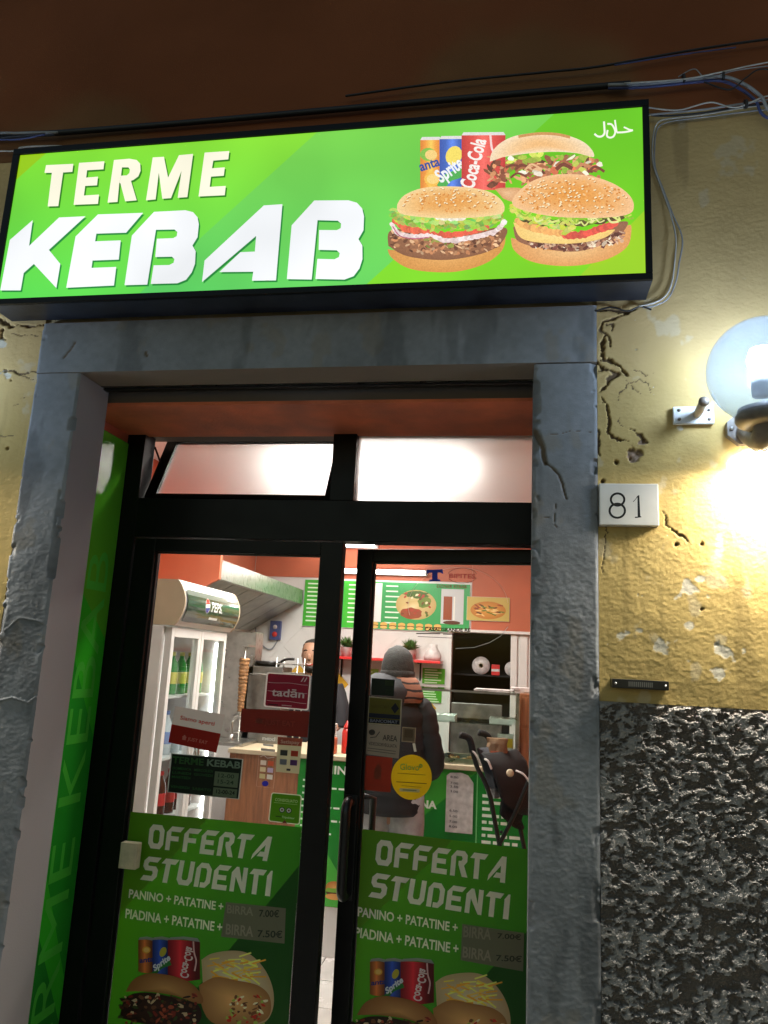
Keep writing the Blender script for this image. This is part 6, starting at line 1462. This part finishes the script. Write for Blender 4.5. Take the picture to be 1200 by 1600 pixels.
# ---- shop worker half hidden by the door stile
wp = onY(489, 1030, 3.55); wx = wp.x; wy = 3.55
PW = thing('person', (wx, wy, 0), 'smiling shop worker with short dark hair and beard behind the counter', 'person')
WHT = 1.73
J, E_ = skeleton(wx, wy, WHT, -1, ((-.14, -.30, 1.05), (.14, -.30, 1.05)))
human(J, E_, 'body', 'skin', PW, 'pelvis')
k = WHT/1.7; hc = Vector((wx, wy-.02, 1.60*k))
MB().eloft([(wx, wy-.012, hc.z-.125, .035, .05), (wx, wy-.016, hc.z-.105, .055, .075), (wx, wy-.016, hc.z-.06, .072, .093), (wx, wy-.012, hc.z-.01, .079, .100), (wx, wy-.008, hc.z+.04, .081, .102), (wx, wy, hc.z+.08, .070, .09), (wx, wy, hc.z+.105, .035, .05)], 26, True, 0).build('face', 'skin', PW, True)
MB().eloft([(wx, wy+.03, hc.z-.03, .080, .082), (wx, wy+.022, hc.z+.03, .086, .095), (wx, wy+.008, hc.z+.07, .080, .098), (wx, wy+.004, hc.z+.10, .058, .074), (wx, wy+.004, hc.z+.118, .02, .03)], 24, True, .02, 4).build('hair', 'hair', PW, True)
yf = wy-.105
MB().lathe([(.001, .0), (.012, .006), (.016, .02), (.010, .045), (.001, .055)], (wx, yf-.004, hc.z-.045), (0, -.25, 1), 12).build('nose', 'skin', PW, True)
for s in (-1, 1):
    ew = MB().lathe([(.001, -.012), (.009, -.008), (.012, 0), (.009, .008), (.001, .012)], (wx+s*.031, yf+.016, hc.z+.008), (1, 0, 0), 12).build('eye', 'white_plastic', PW, True)
    MB().cyl((wx+s*.031, yf+.006, hc.z+.008), (wx+s*.031, yf+.003, hc.z+.008), .005, n=10).build('iris', 'hair', ew, True)
    MB().tube([(wx+s*.014, yf+.002, hc.z+.026), (wx+s*.032, yf+.002, hc.z+.032), (wx+s*.050, yf+.018, hc.z+.024)], .0045, 6).build('eyebrow', 'hair', PW, True)
    MB().lathe([(.001, -.006), (.018, -.004), (.022, 0), (.018, .005), (.001, .007)], (wx+s*.082, wy-.005, hc.z-.005), (1, 0, 0), 14).build('ear', 'skin', PW, True)
MB().tube([(wx-.026, yf+.012, hc.z-.066), (wx, yf+.000, hc.z-.074), (wx+.026, yf+.012, hc.z-.066)], .006, 8).build('mouth', 'red_paint', PW, True); MB().tube([(wx-.02, yf+.006, hc.z-.0665), (wx, yf-.004, hc.z-.072), (wx+.02, yf+.006, hc.z-.0665)], .0035, 8).build('teeth', 'white_plastic', PW, True)
MB().eloft([(wx, wy-.016, hc.z-.132, .030, .044), (wx, wy-.019, hc.z-.112, .056, .078), (wx, wy-.018, hc.z-.085, .067, .088)], 24, True, .02, 3).build('beard', 'hair', PW, True)
rows = [(wx, wy, .85, .17, .13), (wx, wy, 1.05, .16, .125), (wx, wy, 1.25, .175, .135), (wx, wy, 1.38, .165, .12), (wx, wy, 1.44, .12, .09), (wx, wy, 1.475, .075, .07)]
MB().eloft(rows, 26, True, .01, 3).build('shirt', 'shirt', PW, True)
for s in (-1, 1): MB().tube([(wx+s*.17, wy, 1.40), (wx+s*.235, wy-.02, 1.25), (wx+s*.245, wy-.04, 1.12)], [.075, .07, .064, .06], 14).build('sleeve', 'shirt', PW, True)
for s in (-1, 1):
    MB().eloft([(wx+s*.10, wy, .05, .065, .07), (wx+s*.10, wy, .5, .08, .085), (wx+s*.09, wy, .86, .105, .115)], 16, True, .02, 5).build('trouser_leg', 'fabric_black', PW, True); MB().eloft([(wx+s*.11, wy-.05, .004, .048, .13), (wx+s*.11, wy-.05, .04, .05, .13), (wx+s*.105, wy-.01, .09, .045, .06)], 16, True).build('shoe', 'fabric_black', PW, True)

# ================================================================== pushchair
sy = 2.06
def sp3(px, py, dy=0): return onY(px, py, sy+dy)
PX = sp3(790, 1250)
PCH = thing('pushchair', (PX.x, sy, 0), 'folding black pushchair with curved handles parked against the counter', 'pushchair')
def ext(p, q, z): # continue a line down to the floor
    d = (Vector(q)-Vector(p)); t = (z-p[2])/d.z; return Vector(p)+d*t
for dy, a, b, lab in ((-.12, (733, 1154), (764, 1238), 0), (.10, (762, 1150), (800, 1230), 1)):
    h0 = sp3(a[0]-8, a[1]-2, dy); h1 = sp3(*a, dy); h2 = sp3((a[0]+b[0])/2-4, (a[1]+b[1])/2, dy); h3 = sp3(*b, dy); h4 = sp3(b[0]+14, b[1]+70, dy); fl_ = ext(h3, h4, .09)
    MB().tube([h1, h2, h3, h4, fl_], .0115, 10).build('frame_tube', 'black_plastic', PCH, True); MB().tube([h0+Vector((-.02, -.02, .012)), h1, h2*.5+h1*.5], .017, 10).build('handle_grip', 'fabric_black', PCH, True)
    r0 = sp3(828, 1215, dy); r1 = sp3(775, 1330, dy); MB().tube([r0, sp3(805, 1270, dy), r1, ext(sp3(805, 1270, dy), r1, .09)], .0105, 10).build('frame_tube', 'black_plastic', PCH, True)
    for e in (fl_, ext(sp3(805, 1270, dy), r1, .09)):
        w_ = MB().lathe([(.045, -.012), (.072, -.014), (.078, 0), (.072, .014), (.045, .012), (.045, -.012)], (e.x, e.y, .0785), (0, 1, 0), 24).build('wheel', 'fabric_black', PCH, True); MB().lathe([(.001, -.008), (.044, -.006), (.044, .006), (.001, .008)], (e.x, e.y, .0785), (0, 1, 0), 16).build('hub', 'cable_grey', w_, True)
def sheet(rows_px, name, mat, th=.02):
    # rows: list of ((px,py,dy) left , (px,py,dy) right)
    m = MB(); rings = []
    for a, b, sag in rows_px:
        A_, B_2 = sp3(*a), sp3(*b); ring = []
        for i in range(9):
            t = i/8; p = A_*(1-t)+B_2*t+Vector((0, -sag*math.sin(math.pi*t), -.4*sag*math.sin(math.pi*t))); ring.append(p)
        for i in range(8, -1, -1): ring.append(ring[i]+Vector((.004, th, .004)))
        rings.append(ring)
    return m.loft(rings).build(name, mat, PCH, True)
sheet([((752, 1178, -.14), (806, 1172, .12), .02), ((766, 1195, -.15), (822, 1192, .12), .05), ((775, 1222, -.15), (829, 1222, .12), .06), ((782, 1248, -.14), (829, 1256, .12), .045), ((794, 1262, -.12), (826, 1274, .10), .02)], 'canopy', 'fabric_black', .05)
sheet([((745, 1170, -.10), (772, 1165, .10), .01), ((754, 1200, -.10), (784, 1200, .10), .03), ((762, 1228, -.10), (790, 1228, .10), .03)], 'back_flap', 'hood', .012)
sheet([((755, 1222, -.11), (775, 1220, .0), .005), ((762, 1246, -.11), (783, 1246, .0), .01)], 'pale_pocket', 'bag', .01)
sheet([((782, 1252, -.10), (824, 1256, .08), .02), ((780, 1272, -.10), (814, 1284, .08), .03), ((792, 1284, -.10), (818, 1296, .08), .02)], 'seat', 'fabric_black', .03)
MB().tube([sp3(806, 1204, -.16), sp3(818, 1210, -.17), sp3(827, 1222, -.17), sp3(832, 1232, -.16)], .005, 8).build('piping', 'bag', PCH, True)
MB().tube([sp3(737, 1172, -.13), sp3(744, 1180, -.14), sp3(752, 1196, -.14)], .005, 8).build('piping', 'bag', PCH, True)
MB().tube([sp3(757, 1186, -.14), sp3(763, 1190, -.15), sp3(768, 1202, -.15)], .006, 8).build('piping', 'bag', PCH, True)
MB().lathe([(.001, -.004), (.014, -.003), (.019, .0), (.014, .003), (.001, .004)], sp3(797, 1208, -.165), (.1, -1, .2), 12).build('fabric_badge', 'beige', PCH, True)
ax = sp3(790, 1318, 0); MB().tube([sp3(783, 1300, -.12), sp3(783, 1300, .10)], .008, 8, False).build('cross_bar', 'black_plastic', PCH, True)
bx_ = onY(776, 1168, sy+.03); SB = thing('shopping_bag', (bx_.x, sy+.05, bx_.z-.06), 'brown paper bag with orange label hanging on the pushchair handles', 'bag')
M['kraft'] = pbr('kraft_paper', (.20, .115, .06), .85, 0, 18, .3, bump=.5, bscale=40)
MB().eloft([(bx_.x, sy+.045, bx_.z-.085, .05, .035), (bx_.x, sy+.045, bx_.z-.03, .058, .042), (bx_.x+.004, sy+.045, bx_.z+.02, .052, .034), (bx_.x, sy+.045, bx_.z+.045, .056, .026)], 14, True, .09, 6).build('bag_body', 'kraft', SB); MB().box((bx_.x-.03, sy-.003, bx_.z-.05), (bx_.x+.01, sy+.0005, bx_.z-.015)).build('bag_print', 'orange', SB)
